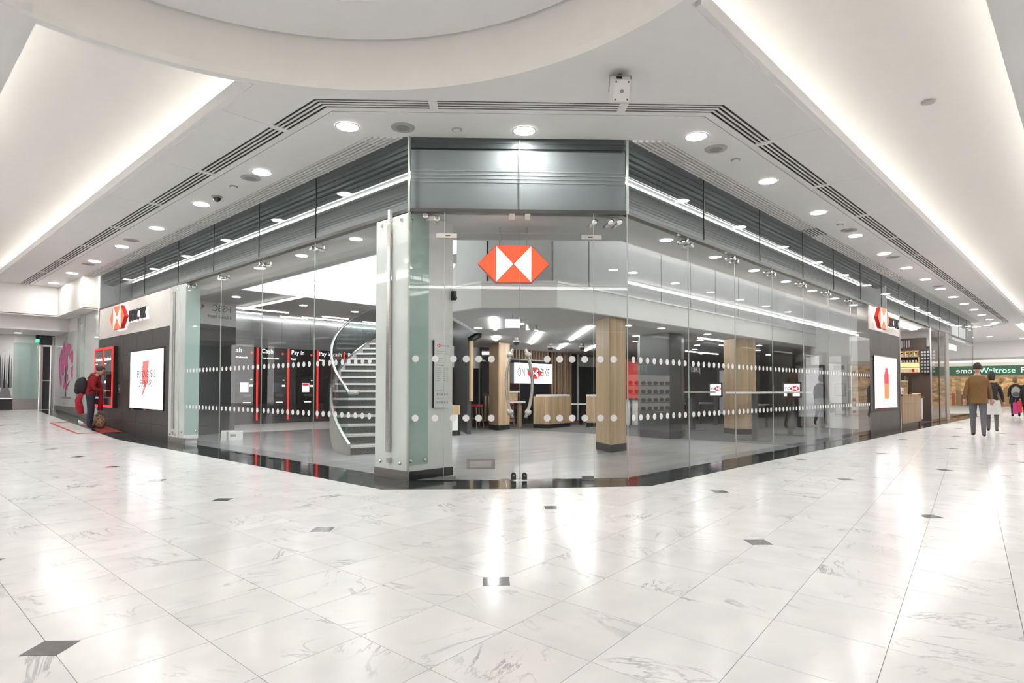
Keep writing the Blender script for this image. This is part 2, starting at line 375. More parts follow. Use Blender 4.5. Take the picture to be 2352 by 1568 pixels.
# bank floor: pale timber planks in front, charcoal carpet behind
fb = thing('floor_bank', (0, 0, 0), 'pale grey wood plank floor inside the bank', 'floor', kind='structure')
prism('plank_area', [(.13, 2.1), (2.28, .13), (9.0, .13), (9.0, 5.6), (8.9, 9.4), (7.7, 12.2), (7.7, 15), (.13, 15)], -.03, .002, 'grey_plank', fb)
prism('carpet_area', [(9.0, .13), (34, .13), (34, 30), (9, 30), (7.7, 15), (7.7, 12.2), (8.9, 9.4), (9.0, 5.6)], -.03, .003, 'carpet', fb)
prism('carpet_strip', [(12.0, 10.0), (13.6, 9.0), (14.2, 9.9), (12.6, 10.9)], 0, .004, 'carpet_red', fb)
prism('carpet_strip', [(9.6, 11.6), (10.6, 11.0), (11.4, 12.4), (10.4, 13.0)], 0, .004, 'carpet_red', fb)
# red queue marking in front of the outside cash machines
qm = thing('floor_marking', (-.45, 15.2, .12), 'translucent red square queue sticker on the granite below the cash machines', 'floor marking')
def rq(x, y): return (x, y, ramp(y)+.0065)
mk('marking_field', [rq(-.55, 14.2), rq(-.08, 14.2), rq(-.08, 16.6), rq(-.55, 16.6)], [(0, 1, 2, 3)], mat('sticker_red', (.36, .06, .05), .35), qm)
for (a, b, c, d) in ((-1.12, -.55, 14.2, 14.3), (-1.12, -1.06, 14.3, 17.4), (-1.12, -.55, 17.3, 17.4)):
    mk('marking_line', [rq(a, c), rq(b, c), rq(b, d), rq(a, d)], [(0, 1, 2, 3)], 'printed_red', qm)
# ================================================================== CEILING
RC, RR = (-3.68, -1.21), 3.62
def Kd(d): return 2.07-1.43*(d-.37)
def cl(d): return (-d, Kd(d)+d)
def cr(d): return (Kd(d)+d, -d)
YE, XE = 20.5, 33.5          # ends of the straight soffits
CX, CY_ = 33.5, 2.6          # centre of the far rounded corner
ce = thing('ceiling', (0, 0, ZC), 'white plaster mall soffit following the shop fronts', 'ceiling', kind='structure')
arc = []
a0, a1 = atan2(2.02-RC[1], -2.05-RC[0]), atan2(-2.05-RC[1], -.16-RC[0])
for k in range(33): t = a0+(a1-a0)*k/32; arc.append((RC[0]+RR*cos(t), RC[1]+RR*sin(t)))
zt = ZC+.10
prism('corner_panel', [(-2.05, 3.062)]+arc+[(3.46, -2.05), (3.46, -1.43), cr(1.43), cl(1.43), (-1.43, 3.062)], ZC, zt, 'plaster', ce)
y = 3.068
while y < YE: box('soffit_panel', -2.05, -1.43, y, min(y+2.42, YE), ZC, zt, 'plaster', ce); y += 2.426
x = 3.466
while x < XE: box('soffit_panel', x, min(x+2.42, XE), -2.05, -1.43, ZC, zt, 'plaster', ce); x += 2.426
prism('soffit_strip', [(-1.18, YE), cl(1.18), cr(1.18), (XE, -1.18), (XE, -1.11), cr(1.11), cl(1.11), (-1.11, YE)], ZC+.004, zt, 'plaster', ce)
prism('soffit_strip', [(-1.10, YE), cl(1.10), cr(1.10), (XE, -1.10), (XE, -.37), cr(.37), cl(.37), (-.37, YE)], ZC, zt, 'plaster', ce)
prism('groove_back', [(-1.14, YE), cl(1.14), cr(1.14), (XE, -1.14), (XE, -1.08), cr(1.08), cl(1.08), (-1.08, YE)], ZC+.02, zt, 'plaster', ce)
# upstand at the edge of the light cove
box('cove_lip', -2.11, -2.05, 2.2, YE, ZC+.015, ZC+.15, 'plaster', ce); box('cove_lip', .02, XE, -2.11, -2.05, ZC+.015, ZC+.15, 'plaster', ce)
# far rounded end of the right soffit
def band(d0, d1, z0, z1, m, nm, par, n=14, amax=pi/2):
    P = [(CX+(-CY_*0+CY_+d1)*0, 0)]
    a = [-pi/2+amax*k/n for k in range(n+1)]
    P = [(CX+(CY_+d1)*cos(t), CY_+(CY_+d1)*sin(t)) for t in a]+[(CX+(CY_+d0)*cos(t), CY_+(CY_+d0)*sin(t)) for t in a[::-1]]
    return prism(nm, P, z0, z1, m, par)
band(1.43, 2.05, ZC, zt, 'plaster', 'curved_soffit', ce); band(.37, 1.18, ZC, zt, 'plaster', 'curved_soffit', ce)
for q in (1.205, 1.265, 1.325, 1.385): band(q, q+.034, ZC+.003, ZC+.02, 'plaster', 'curved_blade', ce)
band(1.18, 1.43, ZC+.05, zt, 'slot_dark', 'curved_slot_back', ce)
for q in (.02, .08, .14, .20, .26, .32): band(q, q+.032, ZC+.01, ZC+.05, 'grille_white', 'curved_grille_slat', ce)
# raised corridor ceilings washed by the cove lamps
ZR = 5.06
cr1 = thing('ceiling_corridor', (-3, 10, ZR), 'raised corridor ceiling washed by hidden cove light, toward the cash machines', 'ceiling', kind='structure')
def rarc(a, b): return [(RC[0]+3.66*cos(a+(b-a)*k/12), RC[1]+3.66*sin(a+(b-a)*k/12)) for k in range(13)]
prism('raised_plane', rarc(radians(101), radians(52.5))+[(-1.45, YE+.5), (-4.38, YE+.5)], ZR, ZR+.05, 'plaster_warm', cr1)
box('cove_back', -1.47, -1.45, 1.8, YE, ZC+.1, ZR, 'plaster', cr1)
cr2 = thing('ceiling_corridor', (16, -3, ZR), 'raised corridor ceiling washed by hidden cove light, toward the coffee counter', 'ceiling', kind='structure')
prism('raised_plane', rarc(radians(-59), radians(-3.8))+[(70, -1.45), (70, -4.35)], ZR, ZR+.05, 'plaster_warm', cr2)
box('cove_back', .1, XE, -1.47, -1.45, ZC+.1, ZR, 'plaster', cr2)
# opposite soffits over the other shop fronts
cs = thing('ceiling_opposite', (-5, 12, ZC), 'white soffit over the shops across the left corridor', 'ceiling', kind='structure')
box('soffit_panel', -6.3, -4.0, 2.32, YE, ZC, zt, 'plaster', cs); box('cove_lip', -4.0, -3.94, 2.42, YE, ZC+.015, ZC+.15, 'plaster', cs); box('cove_back', -4.37, -4.35, 2.32, YE, ZC+.1, ZR, 'plaster', cs)
cs2 = thing('ceiling_opposite', (12, -5, ZC), 'white soffit over the shops across the right corridor', 'ceiling', kind='structure')
box('soffit_panel', -1.6, 60, -6.3, -4.0, ZC, zt, 'plaster', cs2); box('cove_lip', -1.5, 60, -4.0, -3.94, ZC+.015, ZC+.15, 'plaster', cs2); box('cove_back', -1.5, 60, -4.37, -4.35, ZC+.1, ZR, 'plaster', cs2)
# cove lamps lie on the soffits behind the lips
def covelamp(x0, x1, y0, y1, lab):
    t = thing('cove_lamp', ((x0+x1)/2, (y0+y1)/2, zt), lab, 'light strip', 'hidden cove light strips')
    box('housing', x0-.02, x1+.02, y0-.02, y1+.02, zt+.001, zt+.02, 'white_paint', t); box('diffuser', x0, x1, y0, y1, zt+.02, zt+.045, 'cove_lamp', t)
covelamp(-1.72, -1.64, 2.3, YE-.1, 'long cove light strip above the soffit on the bank side of the left corridor')
covelamp(-.1, XE-.1, -1.72, -1.64, 'long cove light strip above the soffit on the bank side of the right corridor')
covelamp(-4.26, -4.18, 2.9, YE-.1, 'long cove light strip above the soffit opposite the cash machines')
covelamp(-.6, XE-.1, -4.26, -4.18, 'long cove light strip above the soffit opposite the right bank front')
# round drum over the crossing
dr = thing('ceiling_drum', (RC[0], RC[1], ZC), 'large round stepped ceiling drum over the crossing', 'ceiling', kind='structure')
def ringmesh(prof, nm, m, n=128):
    V = []; F = []
    for (rr, z) in prof: V += [(RC[0]+rr*cos(2*pi*j/n), RC[1]+rr*sin(2*pi*j/n), z) for j in range(n)]
    for k in range(len(prof)-1): F += [(k*n+j, k*n+(j+1) % n, (k+1)*n+(j+1) % n, (k+1)*n+j) for j in range(n)]
    return mk(nm, V, F, m, dr, smooth=False)
ringmesh([(3.60, ZC-.012), (3.70, ZC-.012), (3.72, ZC+.02), (3.72, ZC+.6)], 'rim', 'plaster')
ringmesh([(3.60, ZC-.012), (3.56, ZC+.05), (3.41, ZC+.43)], 'drum_wall', 'ring_paint')
ringmesh([(3.41, ZC+.43), (3.38, ZC+.50), (3.36, ZC+.43), (2.72, ZC+.45)], 'upper_ledge', 'plaster')
ringmesh([(2.72, ZC+.45), (2.66, ZC+.51)], 'ledge_lip', 'plaster'); ringmesh([(3.4, ZC+.55), (3.1, ZC+.85), (2.3, ZC+1.0), (1.2, ZC+1.1), (.01, ZC+1.15)], 'inner_dome', 'ring_paint')
# hidden glowing ring and its holder, added to brighten the dome
ringmesh([(2.66, ZC+.50), (2.80, ZC+.50), (2.80, ZC+.56)], 'fill_tray', 'white_paint')
ringmesh([(2.78, ZC+.52), (2.70, ZC+.52)], 'fill_ring', 'drum_fill')
# ceilings over the side arms behind the viewpoint
cb = thing('ceiling_rear', (-12, -12, ZC), 'plain white ceiling over the mall behind the viewpoint', 'ceiling', kind='structure')
box('rear_plane', -22, -6.3, -22, 30, ZC, zt, 'plaster', cb); box('rear_plane', -6.3, 4, -22, -5.1, ZC+.002, zt, 'plaster', cb); box('rear_plane', -6.3, -4.0, 2.6, 3.0, ZC+.002, zt, 'plaster', cb)
av = []; nn = 60
for k in range(nn+1):
    t = radians(95)+radians(212)*k/nn; q = 3.9/max(abs(cos(t)), abs(sin(t)))
    av += [(RC[0]+3.71*cos(t), RC[1]+3.71*sin(t), ZC+.001), (RC[0]+max(q, 3.72)*cos(t), RC[1]+max(q, 3.72)*sin(t), ZC+.001)]
mk('rear_plane', av, [(2*k, 2*k+1, 2*k+3, 2*k+2) for k in range(nn)], 'plaster', cb)
# slot diffusers
def diffuser(lab, pts_of, bars):
    """pts_of(d) -> polyline at offset d; bars: list of (point, direction) cross bars"""
    c = pts_of(1.305)[0]; t = thing('slot_diffuser', (c[0], c[1], ZC), lab, 'air diffuser')
    def strip(nm, d0, d1, z0, z1, m): prism(nm, pts_of(d1)+pts_of(d0)[::-1], z0, z1, m, t)
    strip('slot_back', 1.18, 1.43, ZC+.035, ZC+.07, 'slot_dark')
    for q0, q1 in ((1.182, 1.202), (1.236, 1.262), (1.296, 1.322), (1.356, 1.382), (1.416, 1.428)): strip('blade', q0, q1, ZC+.002, ZC+.010, 'plaster')
    for (p, d) in bars:
        n = Vector((-d[1], d[0])); P = [Vector(p)+n*s*.125+Vector(d)*e*.05 for s, e in ((-1, -1), (-1, 1), (1, 1), (1, -1))]
        prism('cross_bar', [tuple(q) for q in P], ZC+.001, ZC+.024, 'plaster', t)
cdir = Vector((1, -1)).normalized()
diffuser('four-slot linear air diffuser in the soffit toward the cash machines', lambda d: [(-d, YE), cl(d)], [((-1.305, y), (0, 1)) for y in (3.09, 5.5, 7.9, 10.32, 12.74, 15.16, 17.58)])
diffuser('four-slot linear air diffuser across the splayed entrance', lambda d: [cl(d), cr(d)], [((-.36, 1.11), cdir), ((1.24, -.49), cdir)])
diffuser('four-slot linear air diffuser in the soffit toward the coffee counter', lambda d: [cr(d), (XE, -d)], [((x, -1.305), (1, 0)) for x in [3.48+2.43*k for k in range(13)]])
# slatted return-air grilles along the glass heads
def grille(lab, left):
    t = thing('ceiling_grille', (-.18, 10, ZC) if left else (17, -.18, ZC), lab, 'ceiling grille')
    L0, L1 = (2.16, 17.4) if left else (2.2, XE)
    def bx(nm, d0, d1, l0, l1, z0, z1, m):
        if left: P = [(-d1, l0+(d1 if l0 == L0 else 0)), (-d0, l0+(d0 if l0 == L0 else 0)), (-d0, l1), (-d1, l1)]
        else: P = [(l0+(d1 if l0 == L0 else 0), -d1), (l0+(d0 if l0 == L0 else 0), -d0), (l1, -d0), (l1, -d1)]
        prism(nm, P, z0, z1, m, t)
    bx('backing', .0, .37, L0, L1, ZC+.07, ZC+.09, 'grille_back')
    for q in (.015, .075, .135, .195, .255, .315): bx('slat', q, q+.034, L0, L1, ZC+.008, ZC+.05, 'grille_white')
    l = L0+.45
    while l < (17.2 if left else 24): bx('cross_bar', .0, .365, l, l+.03, ZC+.006, ZC+.03, 'grille_white'); l += .735
    if not left: bx('open_section', .03, .35, 8.72, 9.40, ZC+.002, ZC+.008, 'slot_dark'); [bx('slat', q, q+.022, 8.72, 9.40, ZC-.002, ZC+.002, 'grille_white') for q in (.06, .12, .18, .24, .30)]
grille('cream slatted ceiling grille above the glass toward the cash machines', True)
grille('cream slatted ceiling grille above the glass toward the coffee counter', False)
# downlights: one built, the rest copied
def downlight(loc, label, group, rad=.135, m='lamp_white'):
    t = thing('downlight', loc, label, 'downlight', group); z = loc[2]; x, y = loc[0], loc[1]
    n = 24; V = []; F = []
    for rr, zz in ((rad+.025, z-.004), (rad+.022, z-.008), (rad, z-.008), (rad, z-.003)): V += [(x+rr*cos(2*pi*j/n), y+rr*sin(2*pi*j/n), zz) for j in range(n)]
    for k in range(3): F += [(k*n+j, k*n+(j+1) % n, (k+1)*n+(j+1) % n, (k+1)*n+j) for j in range(n)]
    mk('trim_ring', V, F, 'white_gloss', t)
    mk('lens', [(x+rad*cos(2*pi*j/n), y+rad*sin(2*pi*j/n), z-.005) for j in range(n)], [tuple(range(n))[::-1]], m, t)
    return t
d0 = downlight((-.74, 2.37, ZC), 'round recessed downlight in the soffit toward the cash machines', 'soffit downlights on the cash machine side')
for k in range(1, 8): copy_tree(d0, (-.74+.005*k, 2.37+2.45*k, ZC))
d1 = copy_tree(d0, (.91, .80, ZC)); d1['label'] = 'round recessed downlight over the glass entrance doors'; d1['group'] = 'soffit downlight at the entrance'
for k in range(13):
    c = copy_tree(d0, (2.61+2.445*k, -.75-.007*k, ZC)); c['label'] = 'round recessed downlight in the soffit toward the coffee counter'; c['group'] = 'soffit downlights on the coffee counter side'
for k in range(8):
    t = -pi/2+(k+.4)*pi/2/7; c = copy_tree(d0, (CX+(CY_+.9)*cos(t), CY_+(CY_+.9)*sin(t), ZC)); c['label'] = 'round recessed downlight on the curved far end of the soffit'; c['group'] = 'downlights on the far curve'
for k in range(6):
    c = copy_tree(d0, (-5.0, 3.6+2.45*k, ZC)); c['label'] = 'round recessed downlight over the shops across the left corridor'; c['group'] = 'downlights opposite'
for k in range(10):
    c = copy_tree(d0, (.5+2.45*k, -5.1, ZC)); c['label'] = 'round recessed downlight over the shops across the right corridor'; c['group'] = 'downlights opposite right'
for (x, y) in ((-7.6, -3), (-7.6, -.5), (-3, -7.6), (-.5, -7.6), (-7.6, -7.6), (-7.6, 2.5), (2.5, -7.6)):
    c = copy_tree(d0, (x, y, ZC)); c['label'] = 'round recessed downlight in the rear mall ceiling'; c['group'] = 'rear downlights'
# speakers, sensors and the small dome camera in the soffit
def disc_thing(nm, x, y, r1, r2, lab, cat, m1, m2, group):
    t = thing(nm, (x, y, ZC), lab, cat, group)
    MB().lathe([(r1*.6, ZC+.001), (r1, ZC-.002), (r1*.97, ZC-.012), (r2, ZC-.014)], (x, y, 0), 24).make('bezel', m1, t)
    MB().lathe([(r2, ZC-.010), (r2*.98, ZC-.018)], (x, y, 0), 20).make('mesh_cover', m2, t)
    return t
mat('speaker_grey', (.42, .40, .385), .6); mat('speaker_core', (.29, .275, .265), .7, var=.1, scale=80)
for (x, y) in ((-.24, 1.87), (3.19, -.75)): disc_thing('ceiling_speaker', x, y, .155, .085, 'grey round ceiling loudspeaker beside a soffit downlight at the entrance corner', 'loudspeaker', 'speaker_grey', 'speaker_core', 'corner soffit loudspeakers')
for (x, y) in ((-.74, 5.2), (-.76, 11.29), (-.72, 15.2)): disc_thing('ceiling_speaker', x, y, .155, .085, 'grey round ceiling loudspeaker in the soffit toward the cash machines', 'loudspeaker', 'speaker_grey', 'speaker_core', 'loudspeakers on the cash machine side')
for (x, y) in ((9.32, -.81), (12.98, -.84), (19, -.85)): disc_thing('ceiling_speaker', x, y, .155, .085, 'grey round ceiling loudspeaker in the soffit toward the coffee counter', 'loudspeaker', 'speaker_grey', 'speaker_core', 'loudspeakers on the coffee counter side')
for (x, y, w_) in ((.28, 1.41, 'across the splayed entrance'), (-.75, 5.83, 'toward the cash machines'), (3.79, -.77, 'toward the coffee counter'), (8.7, -.81, 'toward the coffee counter')):
    disc_thing('smoke_detector', x, y, .068, .05, 'small pale round detector in the soffit '+w_, 'smoke detector', 'speaker_grey', 'plaster', 'soffit detectors')
t = thing('smoke_detector', (4.31, -2.96, ZR), 'small round detector on the raised right corridor ceiling', 'smoke detector')
MB().lathe([(.05, ZR), (.085, ZR-.005), (.08, ZR-.02), (.05, ZR-.03)], (4.75, -3.0, 0), 20).make('bezel', 'speaker_grey', t)
t = thing('dome_camera', (-.72, 6.59, ZC), 'small black dome camera in the soffit beside a loudspeaker', 'camera')
MB().lathe([(.09, ZC), (.09, ZC-.02), (.07, ZC-.025)], (-.72, 6.59, 0), 18).make('base', 'speaker_grey', t)
MB().ball((-.72, 6.59, ZC-.025), .07, .07, .07).make('dome', 'black_gloss', t, True)
# box loudspeaker hung from the soffit
t = thing('hanging_speaker', (.59, -.88, ZC), 'pale square box loudspeaker hanging from the soffit on a bracket', 'loudspeaker')
Mx = Matrix.Translation((.52, -.93, ZC-.20)) @ Matrix.Rotation(radians(45), 4, 'Z') @ Matrix.Rotation(radians(-22), 4, 'Y')
mat('speaker_cream', (.66, .63, .585), .45)
b_ = MB(); P = [(.09, .09), (-.03, .11), (-.09, .07), (-.09, -.07), (-.03, -.11), (.09, -.09)]
b_.prism(P, -.11, .12); b_.tf(Mx).make('cabinet', 'speaker_cream', t)
MB().box(-.105, -.09, -.082, .082, -.10, .11).tf(Mx).make('front_panel', 'plaster', t)
MB().lathe([(.02, -.118), (.017, -.11)], (0, 0, 0), 12, mat4=Mx @ Matrix.Rotation(radians(90), 4, 'Y')).make('badge', 'speaker_core', t)
for sy in (-.065, .065):
    for sz in (-.08, .09): MB().box(-.109, -.10, sy-.008, sy+.008, sz-.008, sz+.008).tf(Mx).make('screw', 'dark_metal', t)
MB().box(.0, .05, -.118, -.112, .0, .16).box(.0, .05, .112, .118, .0, .16).box(.0, .05, -.118, .118, .155, .163).tf(Mx).make('bracket', 'speaker_grey', t)
MB().tube([(.53, -.92, ZC-.05), (.55, -.9, ZC)], .03, 10).make('stem', 'dark_metal', t)
# ================================================================== BANK FRONT
fa = thing('wall_fascia', (0, 0, ZT), 'grey-green glass fascia band between the shop fronts and the soffit', 'fascia', kind='structure')
yj = [2.05, 4.5, 6.53, 8.6, 10.62, 13.0, 15.12, 17.12]
for a, b in zip(yj, yj[1:]): LW.box('fascia_panel', -b+.006, -a-.006, ZT+.05, ZC+.06, -.015, 0, 'fascia_glass', fa)
xj = [2.10, 4.36, 6.64, 8.98, 11.1, 13.4, 15.6, 17.8, 20.1, 22.4, 24.7, 27.0, 29.3, 31.6, 33.5]
for a, b in zip(xj, xj[1:]): RW.box('fascia_panel', a+.006, b-.006, ZT+.05, ZC+.06, -.015, 0, 'fascia_glass', fa)
for a, b in ((0, CHL/2), (CHL/2, CHL)): CW.box('fascia_panel', a+.006, b-.006, ZT+.05, ZC+.06, -.015, 0, 'fascia_glass', fa)
for q in yj[1:-1]: LW.box('panel_joint', -q-.006, -q+.006, ZT+.05, ZC+.05, -.02, -.002, 'dark_metal', fa)
for q in xj[1:-1]: RW.box('panel_joint', q-.006, q+.006, ZT+.05, ZC+.05, -.02, -.002, 'dark_metal', fa)
CW.box('panel_joint', CHL/2-.006, CHL/2+.006, ZT+.05, ZC+.05, -.02, -.002, 'dark_metal', fa)
def pin(D): return [(D, 17.1), (D, 2.075+.414*D), (2.075+.414*D, D), (33.5, D)]
def pstrip(nm, D0, D1, z0, z1, m): return prism(nm, pin(D0)+pin(D1)[::-1], z0, z1, m, fa)
# assumed plenum emulating the bands in the glass: dark bulkhead, slatted grille, light line, louvred back wall
for k in range(6):
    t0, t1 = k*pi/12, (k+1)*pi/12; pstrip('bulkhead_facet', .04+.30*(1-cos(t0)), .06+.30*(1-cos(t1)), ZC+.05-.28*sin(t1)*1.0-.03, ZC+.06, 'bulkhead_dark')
pstrip('plenum_top', .34, .90, ZC+.04, ZC+.07, 'slot_dark')
for k in range(7): pstrip('plenum_slat', .38+.066*k, .38+.066*k+.034, ZC-.03, ZC-.01, 'grille_white')
prism('plenum_light', [(.83, 17.0), (.83, 2.5), (.85, 2.5), (.85, 17.0)], ZC-.12, ZC-.07, 'plenum_led', fa); prism('plenum_light', [(2.5, .83), (33.4, .83), (33.4, .85), (2.5, .85)], ZC-.12, ZC-.07, 'plenum_led', fa)
prism('entrance_backing', [tuple(CW.p(.02, 0, -.04)[:2]), tuple(CW.p(CHL-.02, 0, -.04)[:2]), tuple(CW.p(CHL-.02, 0, -.08)[:2]), tuple(CW.p(.02, 0, -.08)[:2])], ZT+.05, ZC-.16, 'entrance_panel', fa)
for k in range(4): prism('entrance_louvre', [tuple(CW.p(.03, 0, -.034)[:2]), tuple(CW.p(CHL-.03, 0, -.034)[:2]), tuple(CW.p(CHL-.03, 0, -.04)[:2]), tuple(CW.p(.03, 0, -.04)[:2])], ZC-.44-.05*k, ZC-.43-.05*k, 'panel_grey', fa)
pstrip('plenum_ledge', .80, .86, ZC-.14, ZC-.12, 'grille_white')
box('plenum_end', .0, .9, 17.08, 17.12, ZT+.05, ZC+.06, 'plenum_grey', fa)
pstrip('plenum_back', .86, .90, ZT+.05, ZC+.06, 'plenum_grey')
for k in range(4): pstrip('louvre', .845, .86, ZC-.30-.05*k, ZC-.275-.05*k, 'grille_white')
tr = thing('trim_2', (0, 0, ZT), 'dark bronze head rail over the shop front glass', 'head rail', kind='structure')
LW.box('rail', -17.12, -2.05, ZT, ZT+.05, -.09, .004, 'dark_metal', tr); RW.box('rail', 2.1, 33.5, ZT, ZT+.05, -.09, .004, 'dark_metal', tr); CW.box('rail', 0, CHL, ZT, ZT+.05, -.09, .004, 'dark_metal', tr)
MB().box(-.012, .012, -.012, .012, 0, ZC-ZT).tf(Matrix.Translation((A[0]-.005, A[1]-.005, ZT))).make('corner_bead', 'glass_edge', tr)
MB().box(-.012, .012, -.012, .012, 0, ZC-ZT).tf(Matrix.Translation((B[0]-.005, B[1]-.005, ZT))).make('corner_bead', 'glass_edge', tr)
# manifestation dots share one mesh per orientation
def dot_mesh(fr, rad=.045):
    b = MB(); n = 20
    V = [(rad*cos(2*pi*j/n), rad*sin(2*pi*j/n), 0) for j in range(n)]+[(rad*cos(2*pi*j/n), rad*sin(2*pi*j/n), -.0015) for j in range(n)]
    R = fr.M.to_3x3(); V = [R @ Vector(v) for v in V]
    me = bpy.data.meshes.new('dot'); me.from_pydata(V, [], [tuple(range(n))]+[(j+n, (j+1) % n+n, (j+1) % n, j) for j in range(n)]); me.materials.append(G('white_gloss')); return me
DM = {id(LW): dot_mesh(LW), id(RW): dot_mesh(RW), id(CW): dot_mesh(CW)}
def dots(fr, parent, us):
    for u_ in us:
        for z in (.828, 1.612): link(bpy.data.objects.new('dot', DM[id(fr)]), parent, fr.p(u_, z, .0035))
def pane(fr, u0, u1, parent, v0=.012, v1=ZT, g=.004):
    p_ = fr.box('glass_pane', u0+g, u1-g, v0, v1, -.012, 0, 'clear_glass', parent)
    return p_
def edge(fr, u_, parent, v0=.01, v1=ZT, wd=.006): fr.box('glass_edge', u_-wd/2, u_+wd/2, v0, v1, -.014, .001, 'glass_edge', parent)
wl = thing('window_1', (0, 6, 0), 'tall frameless glass front on the cash machine side with two rows of white dots', 'window', kind='structure')
js = [2.80, 4.5, 6.35, 8.18, 10.05]
for a, b in zip(js, js[1:]):
    p_ = pane(LW, -b, -a, wl); n = int((b-a-.12)/.172); dots(LW, p_, [-a-.13-(b-a-.26)*k/(n-1) for k in range(n)])
for q in js[1:4]: edge(LW, -q, wl)
wr = thing('window_2', (8, 0, 0), 'tall frameless glass front to the right of the entrance with two rows of white dots', 'window', kind='structure')
js = [2.10, 3.81, 5.5, 7.2, 8.95, 10.65, 12.46, 14.2]
for a, b in zip(js, js[1:]):
    p_ = pane(RW, a, b, wr); n = int((b-a-.12)/.172); dots(RW, p_, [a+.13+(b-a-.26)*k/(n-1) for k in range(n)])
for q in js[:7]: edge(RW, q, wr)
# patch brackets: two round stainless standoffs on a plate, inside the head of each glass joint
def bracket(fr, u_, v_, lab, group):
    c = fr.p(u_, v_, 0); t = thing('glass_bracket', c, lab, 'glass bracket', group)
    for du, dv in ((-.075, .018), (.075, -.018)):
        b = MB(); Mr = Matrix.Translation((u_+du, v_+dv, -.13))
        b.lathe([(.0, 0), (.034, 0), (.034, .10), (.028, .102), (.028, .112), (.036, .114), (.036, .168), (.030, .172), (0, .172)], (0, 0, 0), 14, mat4=Mr)
        fr.mb(b, 'standoff', 'chrome', t, True)
    fr.box('plate', u_-.09, u_+.09, v_-.005, v_+.06, -.125, -.105, 'steel', t)
    fr.box('hanger', u_-.03, u_+.03, v_+.03, ZT, -.12, -.108, 'steel', t)
for q in (4.5, 6.35, 8.18): bracket(LW, -q, 3.45, 'twin stainless bracket at the head of a glass joint on the cash machine side', 'brackets on the left glass')
for q in (3.81, 5.5, 7.2, 8.95, 10.65, 12.46): bracket(RW, q, 3.47, 'twin stainless bracket at the head of a glass joint right of the entrance', 'brackets on the right glass')
bracket(LW, -9.90, 3.47, 'twin stainless bracket beside the narrow pillar near the cash machines', None)
# entrance: two side panes, two door leaves
J1, J2, J3 = .48, 1.475, 2.47
w3 = thing('window_3', CW.p(.25, 0), 'narrow glass side pane between the clad pillar and the left door leaf', 'window', kind='structure')
p_ = pane(CW, .0, J1, w3); dots(CW, p_, [.10, .36]); edge(CW, J1-.004, w3)
w4 = thing('window_4', CW.p(2.7, 0), 'narrow glass side pane between the right door leaf and the right glass front', 'window', kind='structure')
p_ = pane(CW, J3, CHL, w4); dots(CW, p_, [J3+.09, J3+.27]); edge(CW, J3+.004, w4)
w5 = thing('window_5', CW.p(1.475, 3.30), 'shallow glass panel over the entrance doors', 'window', kind='structure')
pane(CW, J1, J3, w5, 3.30, ZT)
def door(n, u0, u1, lab, side):
    t = thing('door_%d' % n, CW.p((u0+u1)/2, 0), lab, 'door', kind='structure')
    p_ = pane(CW, u0, u1, t, .012, 3.285)
    us = [u0+.12+.168*k for k in range(6)] if side < 0 else [u1-.12-.168*k for k in range(6)]
    us = [q for q in us if abs(q-(1.33 if side < 0 else 1.62)) > .12]
    dots(CW, p_, us)
    edge(CW, u0 if side > 0 else u1, t, v1=3.285, wd=.004)
    # bowed pull handle, one rod each side of the glass, ball joints at the fixings
    ue = 1.352 if side < 0 else 1.592; ub = 1.302 if side < 0 else 1.648; s = 1 if side < 0 else -1
    hd = link(bpy.data.objects.new('handle', None), t, CW.p(ue, 1.29))
    pts = []
    for k in range(17):
        q = k/16; v = .83+(1.74-.83)*q; bow = sin(pi*min(1, max(0, (v-.90)/.77)))
        pts.append((ue+s*.035*(abs(q-.5)*2)**6-(ue-ub)*bow, v, .075))
    CW.mb(MB().tube(pts, .017, 10), 'pull_bar', 'steel', hd, True)
    CW.mb(MB().tube([(a, b, -c) for a, b, c in pts], .017, 10), 'pull_bar', 'steel', hd, True)
    for v in (.905, 1.665):
        b = MB(); b.ball((ue, v, .072), .036); b.ball((ue, v, -.084), .036); b.tube([(ue, v, -.09), (ue, v, .08)], .018, 10); b.lathe([(.045, 0), (.045, .012)], (ue, v, .0), 16)
        CW.mb(b, 'handle_joint', 'steel', hd, True)
    ul = 1.40 if side < 0 else 1.545
    lk = CW.poly('floor_lock', [(ul-.033, .015), (ul+.033, .015), (ul+.033, .085), (ul+.018, .108), (ul-.018, .108), (ul-.033, .085)], -.03, .018, 'dark_metal', t)
    CW.mb(MB().lathe([(.012, .018), (.012, .022)], (ul, .07, 0), 12), 'keyhole', 'chrome', lk)
    CW.box('head_keep', ul-.036, ul+.036, 3.20, 3.285, -.022, .010, 'steel_plate', t) if False else None
    k0, k1 = (u0, u0+.165) if side < 0 else (u1-.165, u1)
    CW.box('bottom_pivot', k0+.006, k1, .012, .065, -.022, .010, 'steel', t)
    h = CW.box('top_pivot', (u0 if side < 0 else u1-.16), (u0+.16 if side < 0 else u1), 3.225, 3.282, -.022, .010, 'steel', t)
    CW.box('pivot_slot', (u0+.01 if side < 0 else u1-.07), (u0+.07 if side < 0 else u1-.01), 3.245, 3.262, .010, .013, 'dark_metal', h)
    if side < 0:
        lb = CW.box('letter_plate', .78, 1.155, .155, .29, -.004, .008, 'steel_plate', t)
        CW.box('flap', .825, 1.11, .185, .262, .008, .013, 'steel', lb)
    return t
door(1, J1, J2, 'left frameless glass door leaf with bowed steel handle and letter plate', -1)
door(2, J2, J3, 'right frameless glass door leaf with bowed steel handle', 1)
for u_, par in ((J1-.115, w3), (J3+.002, w4)): CW.box('pivot_housing', u_, u_+.11, 3.225, 3.282, -.022, .010, 'steel', par)
for u_ in (1.375, 1.585): CW.box('head_lock', u_-.036, u_+.036, 3.475, 3.56, -.022, .010, 'steel_plate', w5)
